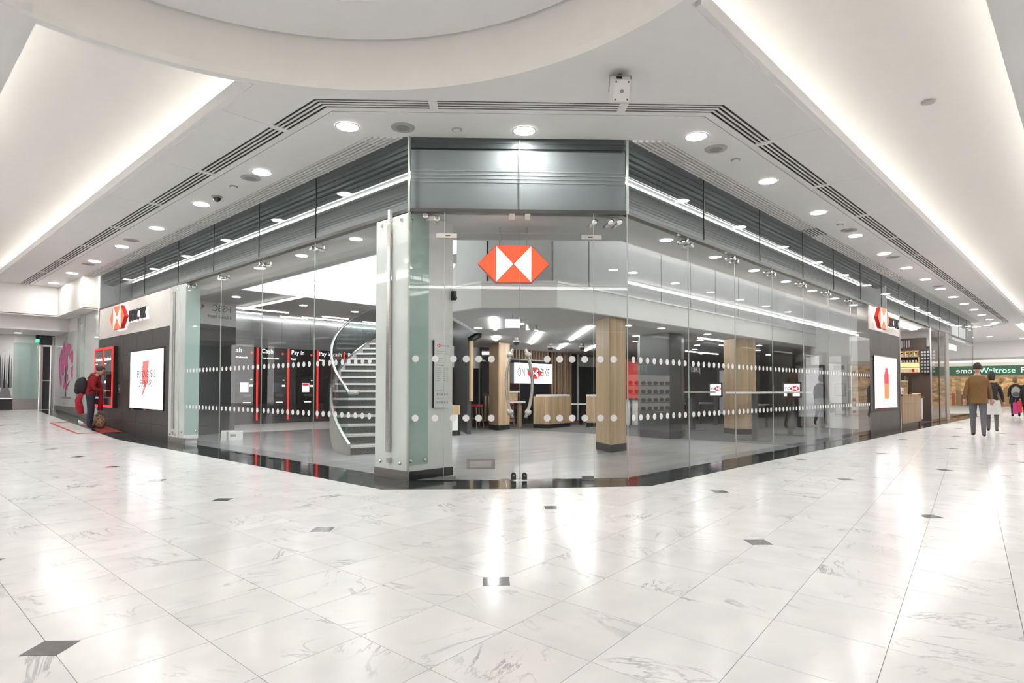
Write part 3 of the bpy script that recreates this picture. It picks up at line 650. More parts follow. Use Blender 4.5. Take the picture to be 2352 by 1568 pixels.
bracket(CW, .30, 3.49, 'twin stainless bracket at the head of the pane beside the clad pillar', None)
t = thing('glass_bracket', CW.p(2.66, 3.47), 'stainless corner bracket where entrance glass meets the right front', 'glass bracket')
for uu, ww in ((2.50, 0), (2.72, 0), (2.84, 0)):
    a = CW.p(uu, 3.47, .04); b2 = CW.p(uu-.07, 3.42, -.14)
    MB().tube([tuple(a), tuple(b2)], .03, 12).make('standoff', 'chrome', t, True)
CW.box('plate', 2.68, 2.86, 3.45, 3.56, -.16, -.13, 'steel', t)
# ---- clad pillars
def stud(fr, u_, v_, w_, par):
    b = MB(); b.lathe([(0, 0), (.024, 0), (.024, .012), (.018, .018), (0, .018)], (0, 0, 0), 14, mat4=Matrix.Translation((u_, v_, w_))); fr.mb(b, 'stud', 'chrome', par, True)
pl = thing('clad_pillar', (.4, 2.4, 0), 'wide pillar clad in pale green back-painted glass beside the entrance', 'pillar')
box('core', .05, .80, 2.10, 2.75, 0, ZT, 'white_paint', pl)
LW.box('glass_cladding', -2.79, -2.055, .13, ZT-.01, -.02, .0, 'pale_glass', pl)
LW.box('base_plate', -2.79, -2.045, .003, .13, -.03, .012, 'steel_plate', pl)
for a, b in ((-2.65, .225), (-2.20, .225), (-2.65, 3.49), (-2.20, 3.49)): stud(LW, a, b, 0, pl)
LW.box('steel_bar', -2.465, -2.395, .36, 3.46, .03, .055, 'steel', pl); LW.box('bar_foot', -2.46, -2.40, .215, .285, .0, .045, 'steel', pl); LW.box('bar_head', -2.455, -2.405, 3.50, 3.66, .004, .05, 'white_gloss', pl)
LW.box('bar_neck', -2.44, -2.42, .5, .54, .0, .03, 'steel', pl); LW.box('bar_neck', -2.44, -2.42, 3.3, 3.34, .0, .03, 'steel', pl)
EF = Fr((0, 2.08), (1, 0))
EF.box('green_cladding', .0, .36, .20, ZT-.01, -.004, .016, 'green_glass', pl)
EF.box('white_face', .36, .80, .12, ZT-.005, -.02, .006, 'white_gloss', pl); EF.box('white_sill', .0, .36, .12, .20, -.02, .008, 'white_gloss', pl)
EF.box('black_skirting', .0, .81, .003, .12, -.03, .016, 'black', pl)
for a, b in ((.06, .26), (.30, .26), (.06, 3.46)): stud(EF, a, b, .016, pl)
LW.box('corner_edge', -2.062, -2.045, .13, ZT, -.03, .004, 'glass_edge', pl)
p2 = thing('clad_pillar', (.2, 10.4, 0), 'narrow pillar clad in pale glass next to the dark cash machine wall', 'pillar')
box('core', .04, .29, 10.12, 11.0, 0, ZT, 'white_paint', p2)
LW.box('glass_cladding', -11.02, -10.42, .13, ZT-.01, -.02, .02, 'pale_glass', p2); LW.box('glass_cladding', -10.41, -10.09, .13, ZT-.01, -.02, .0, 'pale_glass', p2)
LW.box('base_plate', -11.02, -10.07, .003, .13, -.03, .022, 'steel_plate', p2)
LW.box('steel_bar', -10.73, -10.66, .32, 3.42, .03, .055, 'steel', p2); LW.box('bar_foot', -10.72, -10.67, .17, .25, .02, .05, 'steel', p2)
for a in (-10.86, -10.54): stud(LW, a, .19, .02, p2); stud(LW, a, 3.47, .02, p2)
stud(LW, -10.2, .26, 0, p2)
E2 = Fr((0, 10.09), (1, 0)); E2.box('green_cladding', 0, .30, .20, ZT-.01, -.01, .01, 'green_glass', p2); E2.box('white_sill', 0, .30, .12, .20, -.01, .012, 'white_gloss', p2); stud(E2, .24, .28, .01, p2)
# ---- notice board on the pillar, seen through the side pane
nb = thing('notice_board', EF.p(.58, .95), 'tall white opening hours board with red hexagon emblem on the clad pillar', 'sign')
EF.box('board', .445, .735, .955, 1.885, .012, .035, 'white_gloss', nb); EF.box('side', .437, .4455, .955, 1.885, .006, .036, 'black', nb)
hexagon_logo(EF, .49, 1.795, .085, .042, .0352, ('printed_red', 'white_paint'), nb, .001)
EF.text('lettering', 'HSBC UK', .58, 1.803, .0352, .032, 'printed_black', nb, .0005)
yv = 1.73
for ln in ('Personal banking', 'Canary Wharf Branch', '', 'Ground floor', 'London'):
    if ln: EF.text('lettering', ln, .485, yv, .0352, .024, 'printed_grey', nb, .0005)
    yv -= .034
EF.box('hours_rule', .485, .70, 1.578, 1.58, .035, .0356, 'printed_grey', nb)
EF.text('lettering', "We're open", .485, 1.535, .0352, .028, 'printed_black', nb, .0005)
for k, ln in enumerate(('Monday', 'Tuesday', 'Wednesday', 'Thursday', 'Friday', 'Saturday', 'Sunday')):
    EF.text('lettering', ln, .485, 1.495-.029*k, .0352, .022, 'printed_grey', nb, .0005)
    EF.text('lettering', '9.00' if k < 5 else '9.30', .605, 1.495-.029*k, .0352, .022, 'printed_grey', nb, .0005)
    EF.text('lettering', '5.00' if k < 5 else '3.30', .655, 1.495-.029*k, .0352, .022, 'printed_grey', nb, .0005)
for row, z in enumerate((1.14, 1.03)):
    EF.text('lettering', ('Accessibility', 'Accepted here')[row], .485, z+.045, .0352, .022, 'printed_grey', nb, .0005)
    for k in range(5):
        b = MB(); n = 16; c = (.505+.044*k, z)
        V = [(c[0]+rr*cos(2*pi*j/n), c[1]+rr*sin(2*pi*j/n), .0358) for rr in (.019, .0165) for j in range(n)]
        b.add(V, [(j, (j+1) % n, (j+1) % n+n, j+n) for j in range(n)])
        b.box(c[0]-.006, c[0]+.004, c[1]-.009, c[1]+.008, .0352, .0358)
        EF.mb(b, 'pictogram', 'printed_black' if k != 4 else 'printed_red', nb)
t = thing('wall_camera', EF.p(.80, 2.53), 'small black camera on the edge of the entrance pillar', 'camera')
EF.box('housing', .765, .815, 2.47, 2.60, .01, .07, 'black', t); EF.mb(MB().lathe([(.02, .07), (.02, .09)], (.79, 2.5, 0), 12), 'lens', 'black_gloss', t); EF.box('arm', .80, .83, 2.50, 2.56, .0, .05, 'black', t)
# ---- dark wall with the outside cash machines (left end)
wleft = thing('wall_left', (0, 14, 0), 'dark tiled wall with cream sign panel at the cash machine end of the bank', 'wall', kind='structure')
LW.box('wall_core', -17.10, -11.05, -.02, ZT, -.30, -.03, 'tile_joint', wleft)
LW.box('cream_panel', -17.08, -11.04, 2.685, ZT-.005, -.03, .0, 'cream_panel', wleft)
tz = [0.0, .36, .98, 1.55, 2.12, 2.68]; tu = [-17.08, -15.9, -14.7, -13.5, -12.3, -11.04]
for k in range(5):
    for a, b in zip(tu, tu[1:]): LW.box('wall_tile', a+.003, b-.003, tz[k]+.003, tz[k+1]-.003, -.03, -.004, 'dark_tile', wleft)
wright = thing('wall_right', (16, 0, 0), 'dark tiled wall with cream sign panel between the right bank front and coffee counter', 'wall', kind='structure')
RW.box('wall_core', 14.2, 17.68, 0, ZT, -.30, -.03, 'tile_joint', wright)
RW.box('cream_panel', 14.2, 17.66, 2.90, ZT-.005, -.03, .0, 'cream_panel', wright)
for a, b in zip((14.2, 15.36, 16.52), (15.36, 16.52, 17.66)):
    for c, d in zip((0, .62, 1.38, 2.14), (.62, 1.38, 2.14, 2.90)): RW.box('wall_tile', a+.003, b-.003, c+.003, d-.003, -.03, -.004, 'dark_tile', wright)
RW.box('end_trim', 17.66, 17.74, 0, ZT, -.30, .02, 'steel', wright)
# halo-lit logo signs
def logo_sign(fr, u0, v0, wd, ht, txt_u, lab):
    t = thing('logo_sign', fr.p(u0+wd/2, v0), lab, 'sign', None); cx = u0+wd/2; cy2 = v0+ht/2; q = wd/4; h = ht/2; D = .13
    hx = lambda k: [(cx-2*q*k, cy2), (cx-q*k, cy2-h*k), (cx+q*k, cy2-h*k), (cx+2*q*k, cy2), (cx+q*k, cy2+h*k), (cx-q*k, cy2+h*k)]
    fr.poly('halo', hx(1.06), .004, .02, 'halo', t)
    fr.poly('body', hx(1.0), .03, D, 'sign_side', t)
    hexagon_logo(fr, u0, v0, wd, ht, D+.001, ('sign_red', 'sign_white'), t, .004)
    fr.text('letter_halo', 'HSBC UK', txt_u-.02, v0+.13, .006, .44, 'halo', t, .004, sx=.80)
    fr.text('letters', 'HSBC UK', txt_u, v0+.15, .06, .41, 'printed_black', t, .02, sx=.82)
    return t
logo_sign(LW, -15.48, 2.84, 1.36, .62, -13.98, 'halo-lit red hexagon and black letters sign above the outside cash machines')
logo_sign(RW, 14.55, 2.96, 1.30, .60, 15.93, 'halo-lit red hexagon and black letters sign above the bottle screen')
# wall screens
sc1 = thing('wall_screen', LW.p(-12.67, .72), 'white portrait screen with red bolt and slogan on the dark cash machine wall', 'screen')
LW.box('bezel', -13.97, -11.37, .69, 2.21, -.002, .018, 'black_gloss', sc1); LW.box('display', -13.93, -11.41, .725, 2.175, .018, .022, 'screen_white', sc1)
bolt = [(-12.92, 1.90), (-12.44, 1.93), (-12.55, 1.50), (-12.40, 1.50), (-13.02, .92), (-12.78, 1.34), (-12.96, 1.33)]
LW.poly('printed_bolt', bolt, .0222, .0232, 'screen_pale_red', sc1)
LW.text('slogan', 'BRIXTON GAVE US', -12.67, 1.50, .0236, .26, 'screen_black', sc1, .0006, 'CENTER', .62)
LW.text('slogan', 'LIFE ON MARS.', -12.67, 1.27, .0236, .26, 'screen_black', sc1, .0006, 'CENTER', .62)
sc2 = thing('wall_screen', RW.p(15.9, .7), 'white portrait screen showing a red drinks bottle', 'screen')
RW.box('bezel', 14.56, 17.24, .67, 2.20, -.002, .018, 'black_gloss', sc2); RW.box('display', 14.6, 17.2, .70, 2.17, .018, .022, 'screen_white', sc2)
mat('x1', (1, 1, 1)); glow('bottle_top', (.85, .02, .04), 0.35); glow('bottle_low', (.95, .20, .05), 0.4); glow('bottle_cap', (.6, .5, .5), 0.4)
RW.poly('bottle_body', [(15.64, 1.40), (16.18, 1.40), (16.18, 1.66), (16.06, 1.78), (16.06, 1.86), (15.76, 1.86), (15.76, 1.78), (15.64, 1.66)], .0222, .0235, 'bottle_top', sc2)
RW.poly('bottle_base', [(15.66, .96), (16.16, .96), (16.18, 1.0), (16.18, 1.398), (15.64, 1.398), (15.64, 1.0)], .0222, .0235, 'bottle_low', sc2)
RW.box('bottle_neck', 15.74, 16.08, 1.86, 1.92, .0222, .0238, 'bottle_cap', sc2)
# outside cash machines in a red-lit frame
am = thing('cash_machine_pair', LW.p(-16.15, .7), 'pair of black outdoor cash machines in a glowing red frame', 'cash machine')
LW.box('housing', -17.06, -15.16, .69, 2.40, -.002, .10, 'black', am)
for a, b, c, d in ((-17.06, -15.20, 2.33, 2.39), (-17.06, -15.20, .70, .76), (-15.26, -15.20, .76, 2.33), (-17.06, -17.0, .76, 2.33), (-16.17, -16.09, .76, 2.33)): LW.box('red_frame', a, b, c, d, .10, .118, 'lit_red', am)
for k, u_ in enumerate((-16.98, -16.07)):
    fp = LW.box('fascia_plate', u_, u_+.80, .78, 2.31, .10, .108, 'black_gloss', am)
    LW.text('lettering', 'Cash withdrawals', u_+.03, 2.02, .1085, .13, 'lit_text', am, .001, sx=.72); LW.text('lettering', 'Free cash', u_+.04, 1.92, .1085, .055, 'lit_text', am, .001)
    tm_ = LW.poly('terminal', [(u_+.12, 1.0), (u_+.68, 1.0), (u_+.68, 1.62), (u_+.60, 1.70), (u_+.20, 1.70), (u_+.12, 1.62)], .108, .21, 'black', am)
    LW.box('display', u_+.22, u_+.52, 1.36, 1.60, .21, .214, mat('atm_display%d' % k, (.05, .07, .10), .1), tm_); LW.box('keypad', u_+.24, u_+.50, 1.10, 1.20, .21, .25, 'steel', tm_); LW.box('card_slot', u_+.56, u_+.64, 1.38, 1.44, .21, .225, 'lit_text', tm_); LW.box('cash_slot', u_+.2, u_+.6, 1.02, 1.06, .21, .23, 'dark_metal', tm_)
t = thing('wall_plate', LW.p(-14.98, 1.2), 'small steel plate on the dark tiles beside the cash machines', 'plate'); LW.box('plate', -15.06, -14.90, 1.10, 1.34, -.003, .012, 'steel', t); LW.box('push_pad', -15.02, -14.94, 1.17, 1.25, .012, .02, 'steel_plate', t)
# ================================================================== BANK INTERIOR
ci = thing('ceiling_bank', (6, 6, ZL), 'grey bank ceilings at two levels inside the glass', 'ceiling', kind='structure')
# perimeter soffit at the head of the glass
prism('perimeter_soffit', [(.1, 15), (.1, 2.1), (2.2, .1), (17.7, .1), (17.7, .87), (3.3, .87), (1.2, 3.0), (1.2, 15)], ZT-.002, ZT+.05, 'soffit_inner', ci)
prism('soffit_edge', [(1.2, 10.2), (1.2, 3.0), (3.3, .87), (16.5, .87), (16.5, .91), (3.33, .91), (1.24, 3.02), (1.24, 10.2)], ZT, ZT+.24, 'plaster', ci)
box('hall_ceiling', 1.2, 12, 10.2, 15, ZT-.001, ZT+.05, 'soffit_inner', ci); box('hall_ceiling_edge', 1.2, 12, 10.16, 10.2, ZT-.001, ZT+.6, 'white_paint', ci)
prism('void_ceiling', [(.1, 15), (.1, 2.1), (2.2, .1), (17.7, .1), (17.7, 10.4), (.1, 10.4)], 5.25, 5.3, 'white_paint', ci)
prism('low_ceiling', [(2.40, 4.2), (2.40, 3.13), (3.24, 2.17), (34, 2.17), (34, 30), (11.4, 30), (11.4, 15), (5.65, 6.75)], ZL, ZL+.06, 'bank_ceiling', ci)
# bright lamps of the tall void
for nm, P, lab in (('a', [(1.9, 4.6), (2.2, 4.3), (7.2, 8.2), (7.0, 9.4), (1.9, 9.4)], 'luminous ceiling panel over the curved stair'),
                   ('b', [(4.2, 1.05), (16.2, 1.05), (16.2, 1.75), (4.2, 1.75)], 'luminous ceiling panel over the gap behind the right glass')):
    t = prism('luminous_ceiling', P, 5.20, 5.24, 'void_light' if nm == 'a' else 'gap_light'); tag(t, lab, 'light panel')
wi = thing('wall_mezzanine', (8, 2.2, ZL), 'white mezzanine edge band with pale upper wall panels', 'wall', kind='structure')
def wallrun(P, z0, z1, th, m, nm, par):
    for a, b in zip(P, P[1:]):
        d = Vector((b[0]-a[0], b[1]-a[1])).normalized(); n = Vector((-d.y, d.x))*th
        prism(nm, [a, b, (b[0]+n.x, b[1]+n.y), (a[0]+n.x, a[1]+n.y)], z0, z1, m, par)
EDGE = [(5.6, 6.72), (2.35, 4.2), (2.35, 3.1), (3.2, 2.12), (16.45, 2.12)]
wallrun(EDGE, ZL-.004, 3.03, .10, 'white_paint', 'edge_band', wi)
wallrun([(5.57, 6.74), (2.32, 4.2), (2.32, 3.08), (3.18, 2.09), (13.75, 2.09)], 3.03, 3.065, .2, 'white_gloss', 'ledge', wi)
wallrun([(5.95, 6.5), (2.72, 4.1), (2.72, 3.30), (3.42, 2.42), (16.45, 2.42)], 3.0, 5.25, .03, 'black', 'panel_backing', wi)
def upanel(a, b):
    d = Vector((b[0]-a[0], b[1]-a[1])); L_ = d.length; d.normalize(); fr = Fr((a[0], a[1]), (d.x, d.y)); fr.box('upper_panel', .016, L_-.016, 3.065, 5.24, -.02, .0, 'panel_grey', wi)
xs_ = [3.40, 4.47, 5.8, 7.13, 8.49, 9.79, 11.16, 12.5, 13.83]
for a, b in zip(xs_, xs_[1:]): upanel((a, 2.38), (b, 2.38))
upanel((2.66, 3.28), (3.40, 2.38)); upanel((2.66, 4.1), (2.66, 3.28)); upanel((4.2, 5.22), (2.66, 4.1)); upanel((5.9, 6.45), (4.2, 5.22))
box('upper_return', 13.83, 16.5, 2.10, 2.14, 3.03, 5.25, 'white_paint', wi); box('upper_return', 13.80, 13.84, 2.10, 2.42, 3.03, 5.25, 'white_paint', wi)
# end wall with notices, right
we = thing('wall_end', (16.5, 1.2, 0), 'white end wall of the bank beyond the last right glass panes', 'wall', kind='structure')
box('end_plane', 16.5, 16.6, .1, 1.92, 0, 5.25, 'white_paint', we); box('head_plane', 16.5, 16.6, 1.92, 2.2, 2.36, 5.25, 'white_paint', we)
prism('header', [(16.5, 2.12), (16.6, 2.12), (22, 4.5), (21.9, 4.6)], 2.36, ZL, 'white_paint', we)
RE = Fr((16.5, 0), (0, -1))
def frame(u0, u1, v0, v1, lab, rows):
    t = thing('notice', RE.p((u0+u1)/2, v0), lab, 'notice')
    RE.box('sheet', u0+.02, u1-.02, v0+.02, v1-.02, .0, .008, 'paper', t)
    for a, b, c, d in ((u0, u1, v0, v0+.02), (u0, u1, v1-.02, v1), (u0, u0+.02, v0, v1), (u1-.02, u1, v0, v1)): RE.box('frame_bar', a, b, c, d, .0, .018, 'steel', t)
    for (a, b, c, d, m) in rows: RE.box('print_block', a, b, c, d, .008, .0095, m, t)
frame(-1.56, -1.25, 1.03, 1.42, 'framed white notice on the end wall below the small dark plate', [])
frame(-1.56, -1.25, .42, .80, 'lowest framed white notice on the end wall', [])
frame(-1.18, -.58, 1.28, 2.02, 'upper large steel framed poster board on the end wall', [(-1.05, -.95, 1.72, 1.82, 'printed_grey'), (-.82, -.70, 1.72, 1.83, 'printed_grey'), (-1.08, -.62, 1.38, 1.60, 'white_gloss')])
frame(-1.17, -.58, .42, 1.19, 'lower large steel framed poster board on the end wall with four grey prints', [(-1.05, -.95, .86, .97, 'printed_grey'), (-.83, -.73, .86, .97, 'printed_grey'), (-1.05, -.95, .70, .80, 'printed_grey'), (-.83, -.73, .70, .80, 'printed_grey'), (-1.05, -.95, .50, .58, 'printed_pink')])
t = thing('wall_plate', RE.p(-1.43, 1.9), 'small dark grey plate with white lettering on the end wall', 'plate'); RE.box('plate', -1.58, -1.27, 1.86, 1.99, 0, .01, 'printed_grey', t); RE.box('print_line', -1.55, -1.36, 1.94, 1.95, .01, .011, 'white_gloss', t); RE.box('print_line', -1.55, -1.42, 1.90, 1.91, .01, .011, 'white_gloss', t)
# boundary walls of the low banking hall
wb = thing('wall_back', (14, 10.4, 0), 'black back wall with upright oak slats behind the reception desk', 'wall', kind='structure')
BWF = Fr((9.9, 10.3), (1, .02)); 
BWF.box('back_plane', -.6, 4.7, 0, ZL, -.10, -.02, 'black_gloss', wb)
for k in range(24): BWF.box('slat', .05+.16*k, .11+.16*k, 2.30, ZL, -.02, .05, 'oak', wb) if k < 18 else None
for k in range(7): BWF.box('slat', 3.05+.19*k, 3.12+.19*k, .25, ZL, -.02, .05, 'oak', wb)
for k in range(9): BWF.box('slat', -.5+.17*k, -.44+.17*k, .15, 1.0, -.02, .03, 'oak', wb)
w2 = thing('wall_rear_white', (18, 14, 0), 'white rear wall of the bank beside the oak slats', 'wall', kind='structure')
prism('rear_plane', [(14.6, 10.4), (14.72, 10.4), (15.5, 11.6), (15.4, 11.7)], 0, ZL, 'white_paint', w2)
prism('rear_plane', [(15.4, 11.7), (15.5, 11.6), (18.5, 11.2), (18.5, 11.4)], 2.2, ZL, 'white_paint', w2); prism('rear_glass', [(16.0, 11.65), (16.0, 11.55), (18.5, 11.2), (18.5, 11.3)], 0, 2.2, 'dark_wall', w2)
prism('rear_plane', [(18.5, 11.2), (34, 9), (34, 9.2), (18.5, 11.4)], 0, ZL, 'panel_grey', w2); box('rear_plane', 33.8, 34, 2, 9, 0, ZL, 'panel_grey', w2)
prism('rear_plane', [(16.6, 2.2), (33.8, 2.2), (33.8, 2.3), (16.6, 2.3)], 0, ZL, 'panel_grey', w2)
wd_ = thing('wall_inner', (8, 10, 0), 'dark grey wall under the stair landing with black trim', 'wall', kind='structure')
prism('inner_plane', [(6.42, 7.88), (6.52, 7.84), (11.5, 14.95), (11.4, 15.0)], 0, ZL, 'dark_wall', wd_); prism('inner_plane', [(5.62, 6.74), (5.72, 6.70), (11.5, 14.95), (11.4, 15.0)], ZL, 5.2, 'dark_wall', wd_)
prism('black_trim', [(5.68, 6.68), (5.76, 6.64), (11.5, 14.8), (11.4, 14.9)], ZL-.10, ZL+.02, 'black', wd_)
WD = Fr((5.68, 6.66), (11.45-5.68, 14.86-6.66))
prism('oak_face', [(6.30, 7.62), (6.36, 7.58), (6.75, 8.12), (6.69, 8.17)], .9, ZL-.1, 'oak', wd_)
# white head panel and glazed office door beyond
t = thing('wall_office', (9, 11.6, 0), 'white head panel over a glazed office front', 'wall', kind='structure')
OF = Fr((8.62, 10.55), (1.0, -.10)); OF.box('head_panel', -.35, .75, 1.92, ZL, -.04, .0, 'white_paint', t); OF.box('door_glass', -.35, .75, 0, 1.92, -.03, -.02, 'stair_glass', t); OF.box('back_panel', -1.2, 3.5, 0, ZL, -1.8, -1.75, mat('office_tan', (.36, .30, .22), .5), t); OF.box('frame_bar', .73, .78, 0, ZL, -.05, .02, 'white_gloss', t); OF.box('frame_bar', -.37, -.33, 0, 1.92, -.05, .02, 'steel', t); OF.box('door_pull', -.27, -.22, .95, 1.05, .0, .03, 'chrome', t)
# ---- cash hall on the left
wa = thing('wall_cash_hall', (6, 15, 0), 'gloss black self-service wall with brushed metal head band', 'wall', kind='structure')
AW = Fr((0, 15), (1, 0))
AW.box('black_panelling', 2.36, 11.5, 0, 2.56, -.1, 0, 'black_gloss', wa); AW.box('plinth', 2.36, 11.5, 0, .74, 0, .012, 'dark_plinth', wa)  # lower grey sheet imitates the floor's reflection in the black gloss
for k in range(9): AW.box('metal_panel', 2.62+1.02*k, 3.63+1.02*k, 2.56, 3.44, -.05, .03, 'metal_band', wa)
AW.box('head', 2.6, 11.5, 3.44, ZT+.05, -.1, .0, 'soffit_inner', wa)
prism('side_partition', [(.1, 12.2), (2.36, 13.08), (2.36, 15.1), (.1, 15.1)], 0, 2.95, 'dark_wall', wa); prism('side_partition', [(.1, 12.2), (2.36, 13.08), (2.36, 15.1), (.1, 15.1)], 2.95, ZT, 'panel_grey', wa)
PF = Fr((.1, 12.2), (2.56, 1.0)); t = thing('reversed_sign', PF.p(1.7, 3.2), 'dark mirrored lettering with red hexagon, seen from behind above the cash hall partition', 'sign')
mat('dark_red', (.22, .03, .03), .5); hexagon_logo(PF, .98, 3.33, .36, .18, .004, ('dark_red', 'white_paint'), t, .004)  # plain darker red for the mirrored hexagon
PF.text('mirrored_letters', 'HSBC', 2.25, 3.33, .004, .25, 'printed_black', t, .003, sx=-1.05); PF.text('mirrored_letters', '8 Canada Square', 2.25, 3.15, .004, .12, 'printed_black', t, .003, sx=-.98)
for k, (x, z0, z1) in enumerate(((2.78, 2.17, 2.56), (3.85, .22, 2.55), (4.9, .22, 2.55), (5.96, .22, 2.55), (7.0, .22, 2.55), (8.05, .22, 2.55), (9.1, .22, 2.55))):
    t = AW.box('red_light_bar', x-.022, x+.022, z0, z1, .0, .035, 'lit_red'); tag(t, 'short glowing red bar at the left end of the black self-service wall' if k == 0 else 'tall glowing red light bar dividing the black self-service wall', 'light bar', 'red light bars on the self-service wall')
for k, (x, a, b) in enumerate(((2.95, 'Cash', 'Free withdrawals'), (3.98, 'Cash', 'Free withdrawals'), (5.0, 'Pay in', 'Cash'), (6.02, 'Pay in cash', 'Notes'), (7.15, 'Pay in', 'Cheques'), (8.2, 'Pay in', 'Coins'))):
    t = thing('wall_lettering', AW.p(x+.2, 2.1), 'lit white words '+a+' over '+b.lower()+' on the black wall, bay %s' % ('one', 'two', 'three', 'four', 'five', 'six')[k], 'sign')
    AW.text('heading', a, x, 2.38, .004, .20, 'lit_text', t, .002); AW.text('caption', b, x, 2.19, .004, .10, 'lit_text', t, .002, sx=.85); 
    b2 = MB().lathe([(.035, 0), (.03, .03)], (x+.72, 2.38, 0), 12); AW.mb(b2, 'red_indicator', 'lit_red', t)
def terminal(x, scr, lab):
    t = thing('cash_terminal', AW.p(x, .3), lab, 'cash machine')
    AW.poly('body', [(x-.30, .35), (x+.30, .35), (x+.30, 1.58), (x+.22, 1.66), (x-.22, 1.66), (x-.30, 1.58)], .014, .16, 'black', t)
    AW.poly('surround', [(x-.25, .95), (x+.25, .95), (x+.25, 1.52), (x+.18, 1.60), (x-.18, 1.60), (x-.25, 1.52)], .16, .22, 'dark_plinth', t)
    d = AW.box('display', x-.2, x+.06, 1.12, 1.42, .22, .228, scr, t); AW.box('keypad', x-.12, x+.12, .98, 1.06, .22, .30, 'steel', t)
    AW.box('card_slot', x+.10, x+.2, 1.30, 1.36, .22, .24, 'lit_text', t); AW.box('light_dot', x+.12, x+.18, 1.50, 1.53, .22, .225, 'lit_text', t); AW.box('cash_slot', x-.08, x+.16, .78, .81, .16, .17, 'lit_text', t)
    return t, d
terminal(3.42, 'screen_white', 'black cash terminal with a white lit display in the self-service wall')
terminal(4.48, mat('dim_display', (.10, .12, .14), .08), 'black cash terminal with a dark display in the self-service wall')
tt, dd = terminal(5.48, 'screen_white', 'black paying-in terminal with red headings on its display'); AW.box('printed_heading', 5.30, 5.52, 1.34, 1.40, .228, .2285, 'screen_red', tt)
terminal(6.5, mat('dim_display2', (.10, .12, .14), .08), 'black terminal in the self-service wall behind the curved stair')
for k, (x0, x1, y) in enumerate(((2.5, 4.1, 13.45), (2.7, 3.7, 14.35), (4.35, 5.3, 14.5), (4.95, 6.45, 14.2), (5.3, 6.25, 13.55), (7.05, 8.3, 13.9), (6.6, 8.6, 14.4))):
    t = box('led_strip', x0, x1, y-.02, y+.02, ZT-.03, ZT-.002, 'led_soft'); tag(t, 'slim white light strip on the cash hall ceiling', 'light strip', 'cash hall ceiling strips')
t = AW.box('led_strip', 2.7, 11.0, 3.45, 3.475, .05, .07, 'led_soft'); tag(t, 'continuous white light strip along the top of the brushed metal band', 'light strip')
# interior downlights
di = downlight((.34, 3.85, ZT-.002), 'round downlight in the bank perimeter soffit behind the left glass', 'perimeter downlights left', .10, 'interior_lamp')
for y in (5.6, 7.25, 9.0, 10.8): copy_tree(di, (.36, y, ZT-.002))
for k in range(8):
    c = copy_tree(di, (3.72+1.71*k, .33, ZT-.002)); c['label'] = 'round downlight in the bank perimeter soffit behind the right glass'; c['group'] = 'perimeter downlights right'
for (x, y) in ((1.65, 11.4), (3.6, 11.6), (5.4, 11.8)):
    c = copy_tree(di, (x, y, ZT-.002)); c['label'] = 'round downlight in the cash hall ceiling before the light strips'; c['group'] = 'cash hall downlights'
di2 = downlight((4.78, 5.74, ZL), 'round downlight in the low grey banking hall ceiling', 'banking hall downlights', .085, 'interior_lamp')
for (x, y) in ((4.75, 4.4), (6.61, 2.9), (7.69, 2.7), (9.79, 2.6), (9.0, 4.2), (11.4, 3.6), (12.2, 2.6), (10.6, 5.2), (13.2, 4.6), (14.6, 3.2), (7.6, 9.2), (12.6, 6.0), (15.0, 5.6), (17.0, 4.2), (17.5, 6.6), (20, 5)): copy_tree(di2, (x, y, ZL))
for k, ((x0, y0), (x1, y1)) in enumerate((((3.5, 3.95), (5.2, 5.6)), ((6.5, 6.85), (7.43, 7.8)), ((6.48, 5.33), (9.1, 7.95)), ((6.14, 3.55), (8.87, 6.25)), ((9.81, 7.15), (11.49, 8.83)), ((11.0, 6.9), (12.86, 8.7)))):
    d = Vector((x1-x0, y1-y0)).normalized(); n = Vector((-d.y, d.x))*.036
    t = prism('led_strip', [(x0+n.x, y0+n.y), (x1+n.x, y1+n.y), (x1-n.x, y1-n.y), (x0-n.x, y0-n.y)], ZL-.03, ZL-.001, 'led_white'); tag(t, 'diagonal white light strip on the low banking hall ceiling', 'light strip', 'banking hall strips')
for (x, y) in ((13.5, 4.0), (15.5, 6.2), (10.5, 3.2)):
    t = box('led_strip', x, x+2.6, y-.02, y+.02, ZL-.03, ZL-.001, 'led_soft'); tag(t, 'long white light strip on the ceiling near the right desks', 'light strip', 'desk area strips')
# suspended hexagon sign behind the doors
HS = Fr((.55, 2.55), (2.65-.55, .50-2.55)); Lh = hypot(2.1, 2.05)
hs = thing('hanging_sign', HS.p(Lh/2, 2.62), 'large lit orange-red and white hexagon sign hanging above the entrance', 'sign')
u0 = Lh/2-.60; wd, ht = 1.03, .535; v0 = 2.755; cx, cy2, q, h2 = u0+wd/2, v0+ht/2, wd/4, ht/2
hexp = [(cx-2*q, cy2), (cx-q*1.02, cy2-h2), (cx+q*1.02, cy2-h2), (cx+2*q, cy2), (cx+q*1.02, cy2+h2), (cx-q*1.02, cy2+h2)]
HS.poly('body', hexp, -.06, .06, 'red_paint', hs)
hexagon_logo(HS, u0, v0, wd, ht, .061, ('sign_red', 'sign_white'), hs, .006)
for du in (-.2, .2): HS.mb(MB().tube([(cx+du, v0+ht, 0), (cx+du, 5.2 if False else ZT+1.6, 0)], .011, 8), 'hanging_rod', 'steel', hs)
